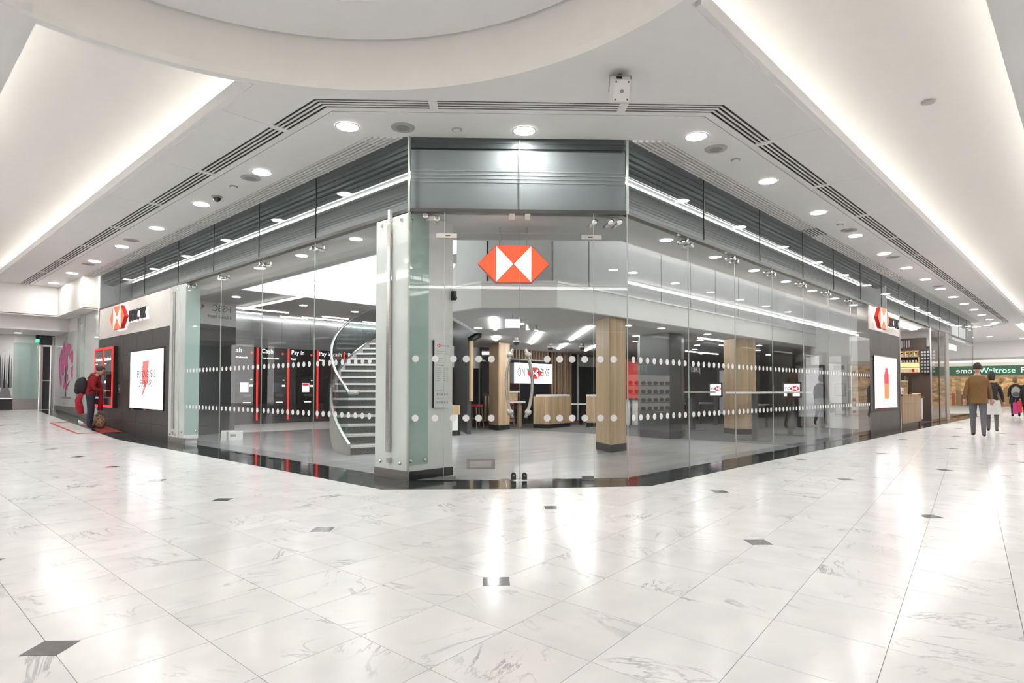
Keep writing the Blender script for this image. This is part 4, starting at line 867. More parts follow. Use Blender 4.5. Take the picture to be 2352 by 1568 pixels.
# exit box, cameras
t = thing('exit_sign', (3.42, 3.30, 2.38), 'white lit box sign hanging under the low bank ceiling behind the doors', 'sign'); XF = Fr((3.3, 3.45), (1, -1))
XF.box('box', .0, .28, 2.36, 2.52, -.03, .03, 'screen_white', t); XF.mb(MB().tube([(.14, 2.52, 0), (.14, ZL, 0)], .01, 6), 'stem', 'steel', t)
for (x, y) in ((7.28, 6.87), (9.6, 7.6), (10.2, 6.85)):
    t = thing('dome_camera', (x, y, ZL), 'black dome camera with grey collar under the low bank ceiling', 'camera', 'bank dome cameras')
    MB().lathe([(.05, ZL), (.05, ZL-.07), (.09, ZL-.08), (.09, ZL-.12)], (x, y, 0), 14).make('collar', 'speaker_grey', t); MB().ball((x, y, ZL-.13), .085).make('dome', 'black_gloss', t, True)
for (x, y) in ((5.0, 4.40), (5.3, 4.42)):
    t = thing('ceiling_spot', (x, y, ZL), 'short grey cylinder spotlight under the low bank ceiling', 'spotlight', 'bank cylinder spots'); MB().lathe([(.05, ZL), (.05, ZL-.10), (.046, ZL-.105)], (x, y, 0), 14).make('cylinder', 'speaker_grey', t); MB().lathe([(.038, ZL-.106), (.035, ZL-.11)], (x, y, 0), 12).make('lens', 'interior_lamp', t)
# ---- columns
def column(P, m, lab, base_m='black', bz=.15):
    c = (sum(p_[0] for p_ in P)/len(P), sum(p_[1] for p_ in P)/len(P)); t = thing('column', (c[0], c[1], 0), lab, 'column')
    n = len(P); a = sum(P[k][0]*P[(k+1) % n][1]-P[(k+1) % n][0]*P[k][1] for k in range(n))
    if a < 0: P = P[::-1]
    for k in range(n):
        p0, p1 = P[k], P[(k+1) % n]; d = Vector((p1[0]-p0[0], p1[1]-p0[1])); L_ = d.length
        fr = Fr(p0, (d.x, d.y)); fr.box('face_panel', .002, L_-.002, bz, ZL-.002, -.03, .0, m, t)
    Q = [(c[0]+(x-c[0])*1.015, c[1]+(y-c[1])*1.015) for x, y in P]; prism('skirting', Q, .003, bz, base_m, t)
    Q = [(c[0]+(x-c[0])*.9, c[1]+(y-c[1])*.9) for x, y in P]; prism('core', Q, bz, ZL-.01, 'dark_wall', t)
column([(4.97, 2.24), (5.60, 2.30), (6.02, 2.75), (5.98, 3.25), (5.43, 2.92)], 'oak', 'oak clad angular column with black skirting just behind the entrance glass')
column([(11.52, 2.62), (11.83, 2.28), (12.15, 2.33), (12.3, 2.9), (11.8, 3.1)], 'oak', 'oak clad angular column behind the right glass beside the high table')
column([(8.14, 8.38), (8.74, 8.50), (9.0, 8.9), (8.8, 9.3), (8.33, 8.98)], 'oak', 'oak clad angular column left of the reception desk')
column([(8.80, 3.14), (9.30, 3.06), (9.9, 3.3), (9.9, 3.95), (9.4, 4.4), (8.87, 4.0)], 'dark_wall', 'wide charcoal grey angular column behind the right glass', 'dark_plinth', .18)
# ---- reception desk and back screen
t = thing('reception_desk', (10.5, 8.3, 0), 'oak fronted reception desk with white top and black plinth', 'desk')
P = [(9.74, 8.42), (9.95, 7.93), (11.30, 8.15), (11.5, 8.7), (10.9, 9.2)]
prism('front', P, .13, 1.0, 'oak', t); prism('plinth', [(10.6+(x-10.6)*.99, 8.5+(y-8.5)*.99) for x, y in P], .003, .13, 'black', t); prism('top', [(9.85, 8.42), (10.0, 7.95), (11.2, 8.10), (11.3, 8.4), (10.8, 8.9)], 1.0, 1.06, 'white_gloss', t)
t = thing('side_counter', (11.6, 7.5, 0), 'oak counter with white top standing behind the oak entrance column', 'counter'); P = [(11.45, 7.62), (11.7, 7.25), (12.6, 7.4), (12.4, 8.0)]
prism('front', P, .14, 1.0, 'oak', t); prism('plinth', P, .003, .14, 'black', t); prism('top', P, 1.0, 1.06, 'white_gloss', t)
t = thing('high_counter', (9.0, 9.6, 0), 'stepped oak counter with two white tops beside the oak column', 'counter')
for (x0, x1, z) in ((9.0, 9.85, 1.17),): prism('upper_top', [(x0, 9.5), (x1, 9.1), (x1+.25, 9.5), (x0+.25, 9.9)], z-.05, z, 'white_gloss', t); prism('upper_body', [(x0+.05, 9.52), (x1-.05, 9.15), (x1+.15, 9.5), (x0+.25, 9.85)], .86, z-.05, 'oak', t)
prism('lower_top', [(8.95, 9.25), (9.85, 8.85), (10.05, 9.1), (9.1, 9.5)], .79, .84, 'white_gloss', t)
for (x, y) in ((9.1, 9.4), (9.78, 9.05)): box('leg', x-.05, x+.05, y-.05, y+.05, .003, .79, 'oak', t)
box('rail', 9.15, 9.72, 9.2, 9.26, .18, .26, 'oak_dark', t)
t = thing('wall_display', BWF.p(2, 1.6), 'bright wall screen with black slogan and red hexagon behind the reception desk', 'screen')
BWF.box('panel', .92, 3.0, 1.44, 2.16, .05, .10, 'sign_white', t)
BWF.text('slogan', 'ON YOUR BIKE.', 1.96, 1.70, .102, .42, 'screen_black', t, .001, 'CENTER', .62); hexagon_logo(BWF, 1.55, 1.60, .84, .42, .1005, ('screen_red', 'screen_white'), t, .001)
for k in range(3): BWF.text('small_print', 'ride ride ride ride ride ride ride ride', 1.96, 2.06-.07*k, .102, .07, 'printed_grey', t, .0005, 'CENTER', 1.05)
for k in range(2): BWF.text('small_print', 'ride ride ride ride ride ride ride ride', 1.96, 1.62-.07*k, .102, .07, 'printed_grey', t, .0005, 'CENTER', 1.05)
# ---- bar stools and chairs
def stool(loc, rz, lab):
    x, y, z = loc; t = thing('bar_stool', loc, lab, 'stool')
    M_ = Matrix.Translation(loc) @ Matrix.Rotation(rz, 4, 'Z')
    for sx in (-1, 1):
        for sy in (-1, 1): MB().tube([(sx*.22, sy*.22, 0), (sx*.17, sy*.17, .66)], [.018, .022], 8).tf(M_).make('leg', 'oak', t)
    for a, b in (((-.205, -.205, .22), (.205, -.205, .22)), ((-.205, .205, .22), (.205, .205, .22)), ((-.205, -.205, .3), (-.205, .205, .3)), ((.205, -.205, .3), (.205, .205, .3))): MB().tube([a, b], .013, 6).tf(M_).make('stretcher', 'oak', t)
    MB().prism([(-.21, -.2), (-.2, -.21), (.2, -.21), (.21, -.2), (.21, .2), (.2, .21), (-.2, .21), (-.21, .2)], .67, .74).tf(M_).make('seat', 'printed_red', t)
    MB().box(-.21, .21, .17, .21, .72, .95).tf(M_).make('backrest', 'black', t)
    return t
stool((8.48, 9.8, .003), .3, 'oak bar stool with red seat by the glazed office front')
stool((9.95, 9.75, .003), .8, 'oak bar stool with red seat tucked behind the reception desk')
def office_chair(loc, rz, lab, red=False):
    t = thing('office_chair', loc, lab, 'chair'); M_ = Matrix.Translation(loc) @ Matrix.Rotation(rz, 4, 'Z')
    for sx in (-1, 1):
        for sy in (-1, 1): MB().tube([(sx*.22, sy*.21, 0), (sx*.20, sy*.19, .43)], .014, 6).tf(M_).make('leg', 'dark_metal', t)
    MB().box(-.23, .23, -.22, .22, .43, .49).tf(M_).make('seat', 'printed_red' if red else 'dark_cloth', t)
    b = MB(); V = []
    for k in range(6):
        z = .50+.42*k/5; V += [(-.22, .20+.02*k/5*2, z), (.22, .20+.02*k/5*2, z), (.22, .24+.02*k/5*2, z), (-.22, .24+.02*k/5*2, z)]
    F = []
    for k in range(5): F += [(4*k+i, 4*k+(i+1) % 4, 4*k+4+(i+1) % 4, 4*k+4+i) for i in range(4)]
    F += [(3, 2, 1, 0), (20, 21, 22, 23)]; b.add(V, F); b.tf(M_).make('backrest', 'dark_cloth', t)
office_chair((13.35, 8.75, .003), 2.4, 'dark grey chair with red seat beside the white meeting table', True)
t = thing('meeting_table', (12.6, 8.6, 0), 'low white table on a black leg between desk and side counter', 'table'); prism('top', [(11.9, 8.6), (12.45, 8.15), (12.8, 8.6), (12.3, 9.0)], .70, .74, 'white_gloss', t); box('leg', 12.35, 12.45, 8.5, 8.6, .003, .70, 'black', t)
# counter with a plant by the pillar
t = thing('plant_counter', (5.95, 7.75, 0), 'small counter with oak drawer, black back panel and white door beside the pillar', 'counter')
CF = Fr((5.45, 7.85), (1, -.25)); CF.box('plinth', 0, .58, .003, .14, -.5, .0, 'black', t); CF.box('white_door', .0, .5, .14, .55, -.5, .02, 'white_gloss', t); CF.box('oak_drawer', 0, .56, .55, .80, -.5, .02, 'oak', t); CF.box('black_back', 0, .58, .80, 1.22, -.5, -.45, 'black', t); CF.box('dark_post', .5, .58, .14, .55, -.5, .0, 'black', t)
t = thing('potted_plant', CF.p(.38, .80, -.25), 'dark red leafy plant on the small counter beside the pillar', 'plant')
Mp = Matrix.Translation(CF.p(.36, .803, -.22)); MB().lathe([(.07, 0), (.09, .02), (.10, .10), (.09, .10)], (0, 0, 0), 14, mat4=Mp).make('pot', 'black_gloss', t)
mat('red_leaf', (.16, .04, .045), .4)
for k in range(26):
    a = k*2.4; tl = .5+.5*((k*7) % 10)/10; L_ = .16+.02*(k % 3); d = Vector((cos(a)*sin(tl), sin(a)*sin(tl), cos(tl))); n = Vector((-sin(a), cos(a), 0))*.022; p0 = Vector((0, 0, .10))
    m_ = p0+d*L_*.55; V = [p0, m_+n, p0+d*L_, m_-n, m_+Vector((0, 0, .006))]
    MB().add([Mp @ v for v in V], [(0, 4, 1), (1, 4, 2), (2, 4, 3), (3, 4, 0)]).make('leaf', 'red_leaf', t)
# ---- carton on the floor
t = thing('carton', (1.2, 10.2, 0), 'white cardboard carton lying on the bank floor behind the left glass', 'box')
KF = Fr((.93, 10.42), (.98, -.45)); KF.box('body', 0, .47, .003, .21, -.36, .0, 'paper', t); KF.box('flap', .0, .30, .21, .225, -.34, -.02, 'white_gloss', t); KF.box('label', .20, .32, .09, .15, 0, .002, 'printed_grey', t); KF.box('tape', .12, .16, .003, .212, 0, .002, 'speaker_grey', t)
# ---- curved stair
SC = Vector((9.88, 3.15)); R0, a_s, a_e = 8.90, None, None
def sp(k, rad, z): # k in steps along the flight
    t_ = radians(164.8)-k*radians(34)/11.0; return (SC.x+rad*cos(t_), SC.y+rad*sin(t_), z)
st = thing('curved_stair', (2.5, 6.6, 0), 'curved stair with carpet risers, white nosings and glass balustrade', 'staircase')
NS, RZ = 17, .17; W_ = 1.55
for k in range(NS):
    z0, z1 = RZ*k, RZ*(k+1)
    P = [sp(k, R0, 0)[:2], sp(k, R0-W_, 0)[:2], sp(k+1.12, R0-W_, 0)[:2], sp(k+1.12, R0, 0)[:2]]
    prism('riser_block', P, max(.003, z0-.12), z1-.045, 'carpet_stair', st)
    P2 = [sp(k-.07, R0, 0)[:2], sp(k-.07, R0-W_, 0)[:2], sp(k+.12, R0-W_, 0)[:2], sp(k+.12, R0, 0)[:2]]
    prism('nosing', P2, z1-.045, z1, 'white_gloss', st)
    P3 = [sp(k+.12, R0, 0)[:2], sp(k+.12, R0-W_, 0)[:2], sp(k+1.0, R0-W_, 0)[:2], sp(k+1.0, R0, 0)[:2]]
    prism('tread', P3, z1-.045, z1-.004, 'carpet_stair', st)
def curved_sheet(nm, rad, th, zlo, zhi, k0, k1, m, n=40):
    V = []; F = []
    for i in range(n+1):
        k = k0+(k1-k0)*i/n
        for rr, zz in ((rad, zlo(k)), (rad, zhi(k)), (rad+th, zhi(k)), (rad+th, zlo(k))): V.append(sp(k, rr, zz))
    for i in range(n): F += [(4*i+j, 4*i+(j+1) % 4, 4*i+4+(j+1) % 4, 4*i+4+j) for j in range(4)]
    F += [(3, 2, 1, 0), (4*n, 4*n+1, 4*n+2, 4*n+3)]
    return mk(nm, V, F, m, st, smooth=False)
for rad, s in ((R0+.005, 1), (R0-W_-.055, -1)):
    curved_sheet('stringer', rad, .05, lambda k: max(.003, RZ*k-.42), lambda k: RZ*(k+1)+.02, -.1, NS, 'speaker_grey')
    curved_sheet('glass_shoe', rad+.0, .05, lambda k: RZ*(k+1)+.02, lambda k: RZ*(k+1)+.06, -.1, NS, 'steel')
    curved_sheet('balustrade_glass', rad+.018, .014, lambda k: RZ*(k+1)+.05, lambda k: RZ*(k+1)+1.0, .1, NS, 'stair_glass')
    pts = [sp(-1.0, rad+.025, .17+.98), sp(.0, rad+.025, .17+.98)]+[sp(k*.5+.5, rad+.025, RZ*(k*.5+1.5)+1.0) for k in range(2*NS-2)]
    MB().tube(pts, .032, 10).make('handrail', 'chrome', st, True)
# ---- right-hand furniture
def high_table(x0, x1, y, posts, lab):
    t = thing('high_table', ((x0+x1)/2, y, 0), lab, 'table'); box('top', x0, x1, y-.3, y+.3, 1.125, 1.165, 'white_gloss', t)
    for px_ in posts:
        box('post', px_-.09, px_+.09, y-.04, y+.04, .02, 1.125, 'dark_metal', t); MB().lathe([(.40, .004), (.40, .014), (.06, .03)], (px_, y, 0), 32).make('base_disc', 'dark_metal', t)
high_table(9.0, 13.1, 1.48, (9.95, 12.3), 'long narrow white high table on two disc bases behind the right glass')
high_table(11.3, 13.4, 4.4, (12.48,), 'white high table on one disc base beside the charcoal column')
def kiosk_screen(fr, u0, u1, v0, v1, lab, mir):
    t = thing('kiosk_screen', fr.p((u0+u1)/2, v0), lab, 'screen'); fr.box('bezel', u0, u1, v0, v1, -.05, 0, 'black', t); fr.box('display', u0+.05, u1-.05, v0+.05, v1-.05, 0, .004, 'screen_white', t)
    hexagon_logo(fr, u0+(u1-u0)*.40, v0+(v1-v0)*.42, (u1-u0)*.5, (v1-v0)*.34, .0045, ('screen_red', 'screen_white'), t, .001)
    fr.text('word', 'YOU', u0+(u1-u0)*.12, v0+(v1-v0)*.5, .0055, .13, 'screen_black', t, .0005)
    fr.box('post', (u0+u1)/2-.07, (u0+u1)/2+.07, .003, v0, -.05, -.01, 'dark_metal', t)
SA = Fr((15.3, 5.25), (.45, -1)); SB = Fr((15.0, 2.66), (.45, -1))
kiosk_screen(SA, 0, .46, .97, 1.46, 'black framed upright screen with white display beside the first frosted partition', 0)
kiosk_screen(SB, 0, .56, .97, 1.46, 'black framed upright screen with white display beside the second frosted partition', 0)
mat('frosted', (.62, .63, .68), .25)
def partition(fr, u0, u1, v1, lab):
    t = thing('partition', fr.p((u0+u1)/2, 0), lab, 'partition'); fr.box('frosted_panel', u0+.06, u1-.06, .35, v1-.08, -.03, -.01, 'frosted', t); fr.box('top_rail', u0, u1, v1-.08, v1, -.06, .02, 'black', t); fr.box('side_post', u0, u0+.07, .003, v1-.08, -.06, .02, 'black', t); fr.box('side_post', u1-.05, u1, .003, v1-.08, -.06, .02, 'black', t); fr.box('low_panel', u0+.06, u1-.05, .003, .35, -.05, .0, 'dark_plinth', t)
PA = Fr((16.4, 5.45), (.35, -1)); PB = Fr((16.1, 2.62), (.35, -1))
partition(PA, 0, .95, 2.0, 'black framed frosted partition behind the first upright screen'); partition(PB, 0, .85, 2.02, 'black framed frosted partition behind the second upright screen')
def desk(x0, x1, y0, y1, lab):
    t = thing('office_desk', ((x0+x1)/2, (y0+y1)/2, 0), lab, 'desk'); box('top', x0, x1, y0, y1, .71, .75, 'white_gloss', t); box('modesty_panel', x0+.1, x0+.16, y0+.1, y1-.1, .15, .71, 'black', t)
    for x in (x0+.05, x1-.12):
        for y in (y0+.05, y1-.12): box('leg', x, x+.07, y, y+.07, .003, .71, 'dark_metal', t)
desk(15.6, 17.2, 5.7, 6.6, 'white desk with black legs left of the first frosted partition'); desk(14.6, 15.7, 3.3, 4.2, 'white desk with black legs left of the second frosted partition')
office_chair((15.3, 5.9, .003), 2.2, 'black chair pulled up to the first white desk'); office_chair((14.3, 3.7, .003), 2.0, 'black chair pulled up to the second white desk')
def banner(fr, u0, u1, z0, z1, lab, m='red_paint'):
    t = thing('red_banner', fr.p((u0+u1)/2, z0), lab, 'banner'); fr.box('sheet', u0, u1, z0, z1, -.015, .0, m, t); fr.box('foot', u0-.02, u1+.02, z0-.03, z0, -.04, .04, 'black', t); fr.box('stand', (u0+u1)/2-.03, (u0+u1)/2+.03, .003, z0-.03, -.03, .0, 'dark_metal', t)
RB = Fr((15.0, 7.05), (.5, -1)); banner(RB, 0, .75, .45, 1.75, 'bright red upright banner between the charcoal column and first screen')
RB2 = Fr((17.7, 2.95), (.3, -1)); banner(RB2, 0, .5, .35, 1.9, 'red upright banner at the edge of the second frosted partition')
RB3 = Fr((13.2, 7.4), (.6, -1)); banner(RB3, 0, .62, .92, 2.2, 'dark red wall panel left of the charcoal column', 'red_paint')
t = thing('wall_cabinet', RB3.p(.3, 0), 'white low cabinet under the dark red panel', 'cabinet'); RB3.box('body', -.1, .85, .003, .86, -.5, -.08, 'white_gloss', t); RB3.box('door', .0, .4, .08, .82, -.08, -.06, 'white_paint', t); RB3.box('door', .42, .82, .08, .82, -.08, -.06, 'white_paint', t)
# ================================================================== LEFT CORRIDOR END
le = thing('wall_corridor_end', (-2, 20, 3), 'white stepped bulkhead closing the left corridor ceiling', 'wall', kind='structure')
box('bulkhead', -6.3, -.37, 20.5, 20.65, 3.62, ZR+.1, 'plaster', le); box('bulkhead_return', -.37, .0, 17.3, 17.4, 3.62, ZC+.05, 'plaster_warm', le); box('bulkhead_side', -.40, -.37, 17.3, 20.6, 3.62, ZC+.05, 'plaster_warm', le)
box('bulkhead_soffit', -6.3, .1, 17.4 if False else 18.6, 20.0, 3.60, 3.63, 'plaster', le) if False else None
prism('step_soffit', [(-6.3, 20.5), (-.37, 20.5), (-.37, 17.3), (.1, 17.3), (.1, 20.9), (-6.3, 20.9)], 3.60, 3.64, 'plaster', le)
box('step_face', -6.3, .05, 20.9, 21.0, 3.16, 3.62, 'plaster', le); box('end_ceiling', -6.3, 2.5, 21.0, 30, 3.14, 3.18, 'plaster', le)
for q in (0, .07, .14, .21): box('slot', -2.35+q*1.6, -2.31+q*1.6, 21.3, 23.5, 3.136, 3.141, 'slot_dark', le)
for k, (x, y) in enumerate(((-1.15, 22.4), (-1.85, 22.6), (-1.9, 24.2))):
    c = copy_tree(di, (x, y, 3.14)); c['label'] = 'round downlight in the low ceiling at the end of the left corridor'; c['group'] = 'corridor end downlights'
# grey and green glass pier beside the cash machine wall
t = thing('glass_pier', (0, 18, 0), 'grey glass pier with green edge strip between cash machines and mural', 'pillar')
LW.box('grey_glass', -18.75, -17.14, ramp(18), 3.60, -.03, .0, 'panel_grey', t); LW.box('green_strip', -17.5, -17.14, ramp(17), 3.55, .0, .012, 'pale_glass', t); LW.box('green_edge', -19.3, -18.76, ramp(19)+.2, 3.6, -.03, .01, 'green_glass', t); LW.box('steel_bar', -19.46, -19.32, ramp(19)+.2, 3.5, .0, .06, 'steel', t); LW.box('base', -19.5, -17.14, ramp(17)-.05, ramp(19)+.13, -.03, .02, 'steel_plate', t)
for v in (ramp(19)+.3, 3.3): stud(LW, -19.1, v, .01, t)
# mural wall with a pink tree
mu_ = thing('mural', (0, 21, .4), 'white glass mural of a pink blossom tree', 'mural')
LW.box('mural_panel', -21.3, -19.5, .62, 3.14, -.03, .0, 'panel_grey', mu_); LW.box('mural_panel', -22.9, -21.31, .62, 3.14, -.03, .0, 'panel_grey', mu_); LW.box('base', -22.9, -19.5, .25, .62, -.03, .01, 'steel_plate', mu_)
tk = [(-21.30, .95), (-21.12, .95), (-21.16, 1.5), (-21.05, 2.2), (-21.12, 2.25), (-21.22, 1.9), (-21.35, 2.4), (-21.42, 2.35), (-21.27, 1.7)]
LW.poly('trunk', tk, .0, .002, 'printed_black', mu_)
LW.poly('branch', [(-21.14, 1.25), (-20.7, 1.5), (-20.66, 1.46), (-21.12, 1.18)], .0, .002, 'printed_black', mu_); LW.poly('branch', [(-21.2, 2.3), (-21.28, 3.0), (-21.1, 3.02), (-21.08, 2.3)], .0, .002, 'printed_grey', mu_)
rg = random.Random(3)
for k in range(90):
    a = rg.uniform(0, 2*pi); q = sqrt(rg.random()); cx = -21.2+q*cos(a)*1.02; cz = 2.0+q*sin(a)*.78
    if abs(cx+20.75) < .16 and 1.4 < cz < 2.2: continue
    n = rg.randint(5, 7); s_ = rg.uniform(.06, .16); P = [(cx+s_*rg.uniform(.6, 1.1)*cos(2*pi*j/n), cz+1.7*s_*rg.uniform(.6, 1.1)*sin(2*pi*j/n)) for j in range(n)]
    LW.poly('blossom', P, .0022+.00002*k, .0035+.00002*k, rg.choice(('printed_pink', 'printed_pink', 'printed_plum')), mu_)
LW.poly('shadow_patch', [(-21.9, .94), (-20.4, .94), (-20.5, .88), (-21.8, .88)], 0, .002, 'printed_grey', mu_)
for u_ in (-22.8, -21.4, -21.2, -19.6): stud(LW, u_, .72, 0, mu_)
LW.box('wall_above', -22.9, -17.14, 3.14, 3.62, -.05, -.002, 'plaster', le)
# end door, green glass wall, forest picture
t = thing('door_3', (-.2, 23.1, .48), 'dark glazed doorway with steel posts beside the mural', 'door', kind='structure')
box('dark_leaf', -.36, -.10, 23.2, 23.26, .48, 2.75, 'dark_wall', t); box('post', -.40, -.34, 23.0, 23.2, .48, 2.85, 'steel', t); box('post', -.08, -.02, 22.95, 23.1, .48, 3.1, 'steel', t); box('rail', -.36, -.1, 23.17, 23.2, 1.5, 1.54, 'steel', t); box('head', -.42, 0, 23.0, 23.3, 2.8, 3.14, 'dark_wall', t)
t = thing('wall_end_glass', (-.8, 23.3, .48), 'green glass wall panel over a steel base at the end of the left corridor', 'wall', kind='structure')
box('green_panel', -1.14, -.46, 23.28, 23.32, .86, 2.86, 'green_glass', t); box('base', -1.14, -.42, 23.25, 23.33, .40, .86, 'steel_plate', t); box('head', -1.14, -.42, 23.28, 23.33, 2.86, 3.14, 'plaster', t); box('side_post', -.46, -.42, 23.2, 23.32, .86, 2.86, 'pale_glass', t)
t = thing('forest_picture', (-1.6, 23.6, .86), 'black and white picture of a path between bare trees at the corridor end', 'picture'); PF2 = Fr((-1.95, 23.9), (.81, -.58)); LF = hypot(.81, .58)
PF2.box('sheet', 0, LF, .88, 2.92, -.03, 0, 'paper', t); PF2.poly('path', [(LF-.42, .9), (LF-.02, .9), (LF-.2, 1.55), (LF-.28, 1.55)], 0, .002, 'printed_grey', t)
for k in range(9):
    q = LF-.05-.07*k; PF2.poly('tree_shape', [(q-.03, 1.25+.03*(k % 3)), (q+.03, 1.25), (q+.008, 2.3+.2*(k % 2)), (q-.008, 2.3)], 0, .003, 'printed_black' if k % 2 else 'printed_grey', t)
PF2.box('base', -.3, LF, .3, .86, -.03, .02, 'dark_metal', t); PF2.box('head', -.3, LF, 2.92, 3.16, -.03, .0, 'plaster', t)
box('far_wall', -6.3, -1.9, 24.2, 24.3, .3, 3.2, 'panel_grey', le); box('far_wall', 0, .1, 23.2, 26, .3, 3.2, 'panel_grey', le)
t = thing('exit_lamp', (-.52, 23.0, 2.9), 'small green emergency exit lamp over the corridor end doorway', 'exit sign'); box('lamp', -.56, -.46, 22.96, 23.06, 2.88, 3.0, 'exit_green', t); box('hood', -.56, -.46, 22.96, 23.06, 3.0, 3.14, 'black', t)
# ================================================================== COFFEE COUNTER (right of the bank)
ck = thing('wall_coffee', (22, 1.5, 0), 'back and side walls of the coffee counter with grey head panel', 'wall', kind='structure')
box('back', 17.75, 24.4, 2.05, 2.15, 0, ZT, 'shop_brown', ck); box('end', 24.3, 24.4, -.02, 2.05, 0, ZT, 'shop_brown', ck); box('head_panel', 24.2, 24.3, .3, 2.05, 2.95, ZT, 'cream_panel', ck); box('shop_ceiling', 17.75, 24.4, .1, 2.05, ZT-.02, ZT, 'plaster', ck)
KF2 = Fr((24.19, 2.0), (0, -1))
t = thing('coffee_fascia', KF2.p(1, 2.9), 'dark brown sign board with pale upright letters above the coffee shelves', 'sign'); KF2.box('board', .55, 1.62, 2.80, 3.30, 0, .06, 'shop_brown', t)
for k in range(6): KF2.box('letter_stroke', .60+.085*k, .635+.085*k, 2.92+.03*(k % 2), 3.22, .06, .07, 'panel_grey', t)
t = thing('lit_shelf', KF2.p(.9, 1.9), 'amber-lit wooden shelf unit behind the coffee counter', 'shelf')
KF2.box('glow_panel', .50, 1.36, 1.93, 2.80, .0, .02, 'kiosk_glow', t)
for v in (1.93, 2.13, 2.32, 2.55, 2.78): KF2.box('shelf_board', .72, 1.36, v-.02, v+.01, .02, .25, 'oak', t)
for u_ in (.72, .88, 1.04, 1.2, 1.36): KF2.box('divider', u_-.012, u_+.012, 2.55, 2.78, .02, .25, 'oak', t)
KF2.box('dark_niche', .74, 1.35, 2.34, 2.53, .02, .03, 'black', t); [KF2.box('dark_niche', .745+.16*k, .855+.16*k, 2.60, 2.74, .02, .03, 'black', t) for k in range(4)]
cupg = 'cups on the coffee shelves'
def cup(p, r_, h, m): return tag(MB().lathe([(r_*.75, 0), (r_, h), (r_*.9, h)], tuple(p), 10).make('cup', m), 'small white cup on the amber-lit coffee shelf', 'cup', cupg)
for k in range(4):
    cup(KF2.p(.80+.16*k, 2.565, .14), .045, .12, 'white_gloss')
for k in range(6): cup(KF2.p(.78+.1*k, 2.335, .14), .032, .08, 'white_gloss')
for k in range(5): tag(MB().box(-.05, .05, -.05, .05, 0, .13).tf(Matrix.Translation(KF2.p(.8+.125*k, 1.945, .12))).make('coffee_packet', 'paper' if k != 3 else 'bag_red'), 'pale coffee packet on the lowest lit shelf' if k != 3 else 'red coffee packet on the lowest lit shelf', 'packet', 'packets on the lowest shelf' if k != 3 else None)
t = thing('coffee_counter', (19.2, .3, 0), 'oak fronted coffee counter with dark stone top at the mall edge', 'counter')
CF2 = Fr((17.85, -.02), (1, 0)); CF2.box('top', 0, 2.9, 1.03, 1.08, -.7, .02, 'black_gloss', t); CF2.box('plinth', 0, 2.8, .003, .14, -.6, -.05, 'black', t)
for a, b in ((0, 1.0), (1.0, 2.1), (2.1, 2.85)): CF2.box('drawer_front', a+.006, b-.006, .78, 1.03, -.05, 0, 'oak_dark', t); CF2.box('front_panel', a+.006, b-.006, .14, .775, -.05, 0, 'oak_dark', t)
CF2.box('end_panel', 2.82, 2.86, .003, 1.03, -.65, 0, 'oak_dark', t); CF2.box('carcass', 0, 2.82, .14, 1.03, -.65, -.05, 'shop_brown', t)
t = thing('till_counter', (21.6, .5, 0), 'white fronted counter beside the oak coffee counter', 'counter'); CF2.box('front', 3.1, 4.6, .14, .92, -.9, -.25, 'white_paint', t); CF2.box('top', 3.05, 4.65, .92, .98, -.95, -.2, 'black_gloss', t); CF2.box('plinth', 3.1, 4.6, .003, .14, -.9, -.3, 'black', t)
t = thing('pastry_case', (19.3, .6, 1.08), 'glass fronted pastry case with dark frame on the oak counter', 'display case'); CF2.box('case', .25, 1.9, 1.08, 1.12, -.65, -.2, 'oak', t); CF2.box('case_back', .25, 1.9, 1.12, 1.5, -.66, -.62, 'shop_brown', t); CF2.box('case_top', .25, 1.9, 1.5, 1.54, -.65, -.2, 'oak', t); CF2.box('case_glass', .25, 1.9, 1.12, 1.5, -.22, -.21, 'clear_glass', t); CF2.box('case_end', 1.87, 1.9, 1.12, 1.5, -.65, -.2, 'oak', t)
for k in range(6): tag(MB().ball(tuple(CF2.p(.40+.18*k, 1.592, -.42)), .085, .08, .05).make('pastry', 'toast', smooth=True), 'golden brown pastry on top of the pastry case', 'pastry', 'pastries on the case')
for k in range(4): tag(MB().ball(tuple(CF2.p(3.3+.3*k, 1.04, -.30)), .12, .09, .06).make('bread_roll', 'toast', smooth=True), 'brown bread roll on the white fronted counter', 'bread', 'rolls on the till counter')
t = thing('small_tent_card', CF2.p(.5, 1.08, -.1), 'small white and pink price card standing on the oak counter', 'card'); CF2.poly('card', [(.35, 1.08), (.75, 1.08), (.72, 1.3), (.38, 1.3)], -.12, -.1, 'paper', t); CF2.box('print', .5, .7, 1.12, 1.2, -.1, -.098, 'printed_pink', t)
t = thing('cup_stack', CF2.p(2.2, 1.08, -.5), 'tall stack of white paper cups on the oak counter', 'cups'); MB().lathe([(.07, 1.54), (.085, 1.95), (.07, 1.95)], tuple(Vector(CF2.p(1.80, 0, -.55))), 12).make('stack', 'white_gloss', t); MB().lathe([(.08, 1.54), (.08, 1.85), (.05, 1.9)], tuple(Vector(CF2.p(1.60, 0, -.55))), 12).make('red_canister', 'bag_red', t)
t = thing('coffee_machine', CF2.p(3.6, .98, -.6), 'black coffee machine on the white fronted counter', 'coffee machine'); CF2.box('body', 3.2, 4.4, 1.15, 1.75, -.93, -.56, 'black_gloss', t); CF2.box('base', 3.2, 4.4, .98, 1.04, -.93, -.56, 'steel', t); CF2.box('column', 3.25, 3.35, 1.04, 1.15, -.85, -.6, 'black', t); CF2.box('column', 4.2, 4.3, 1.04, 1.15, -.85, -.6, 'black', t)
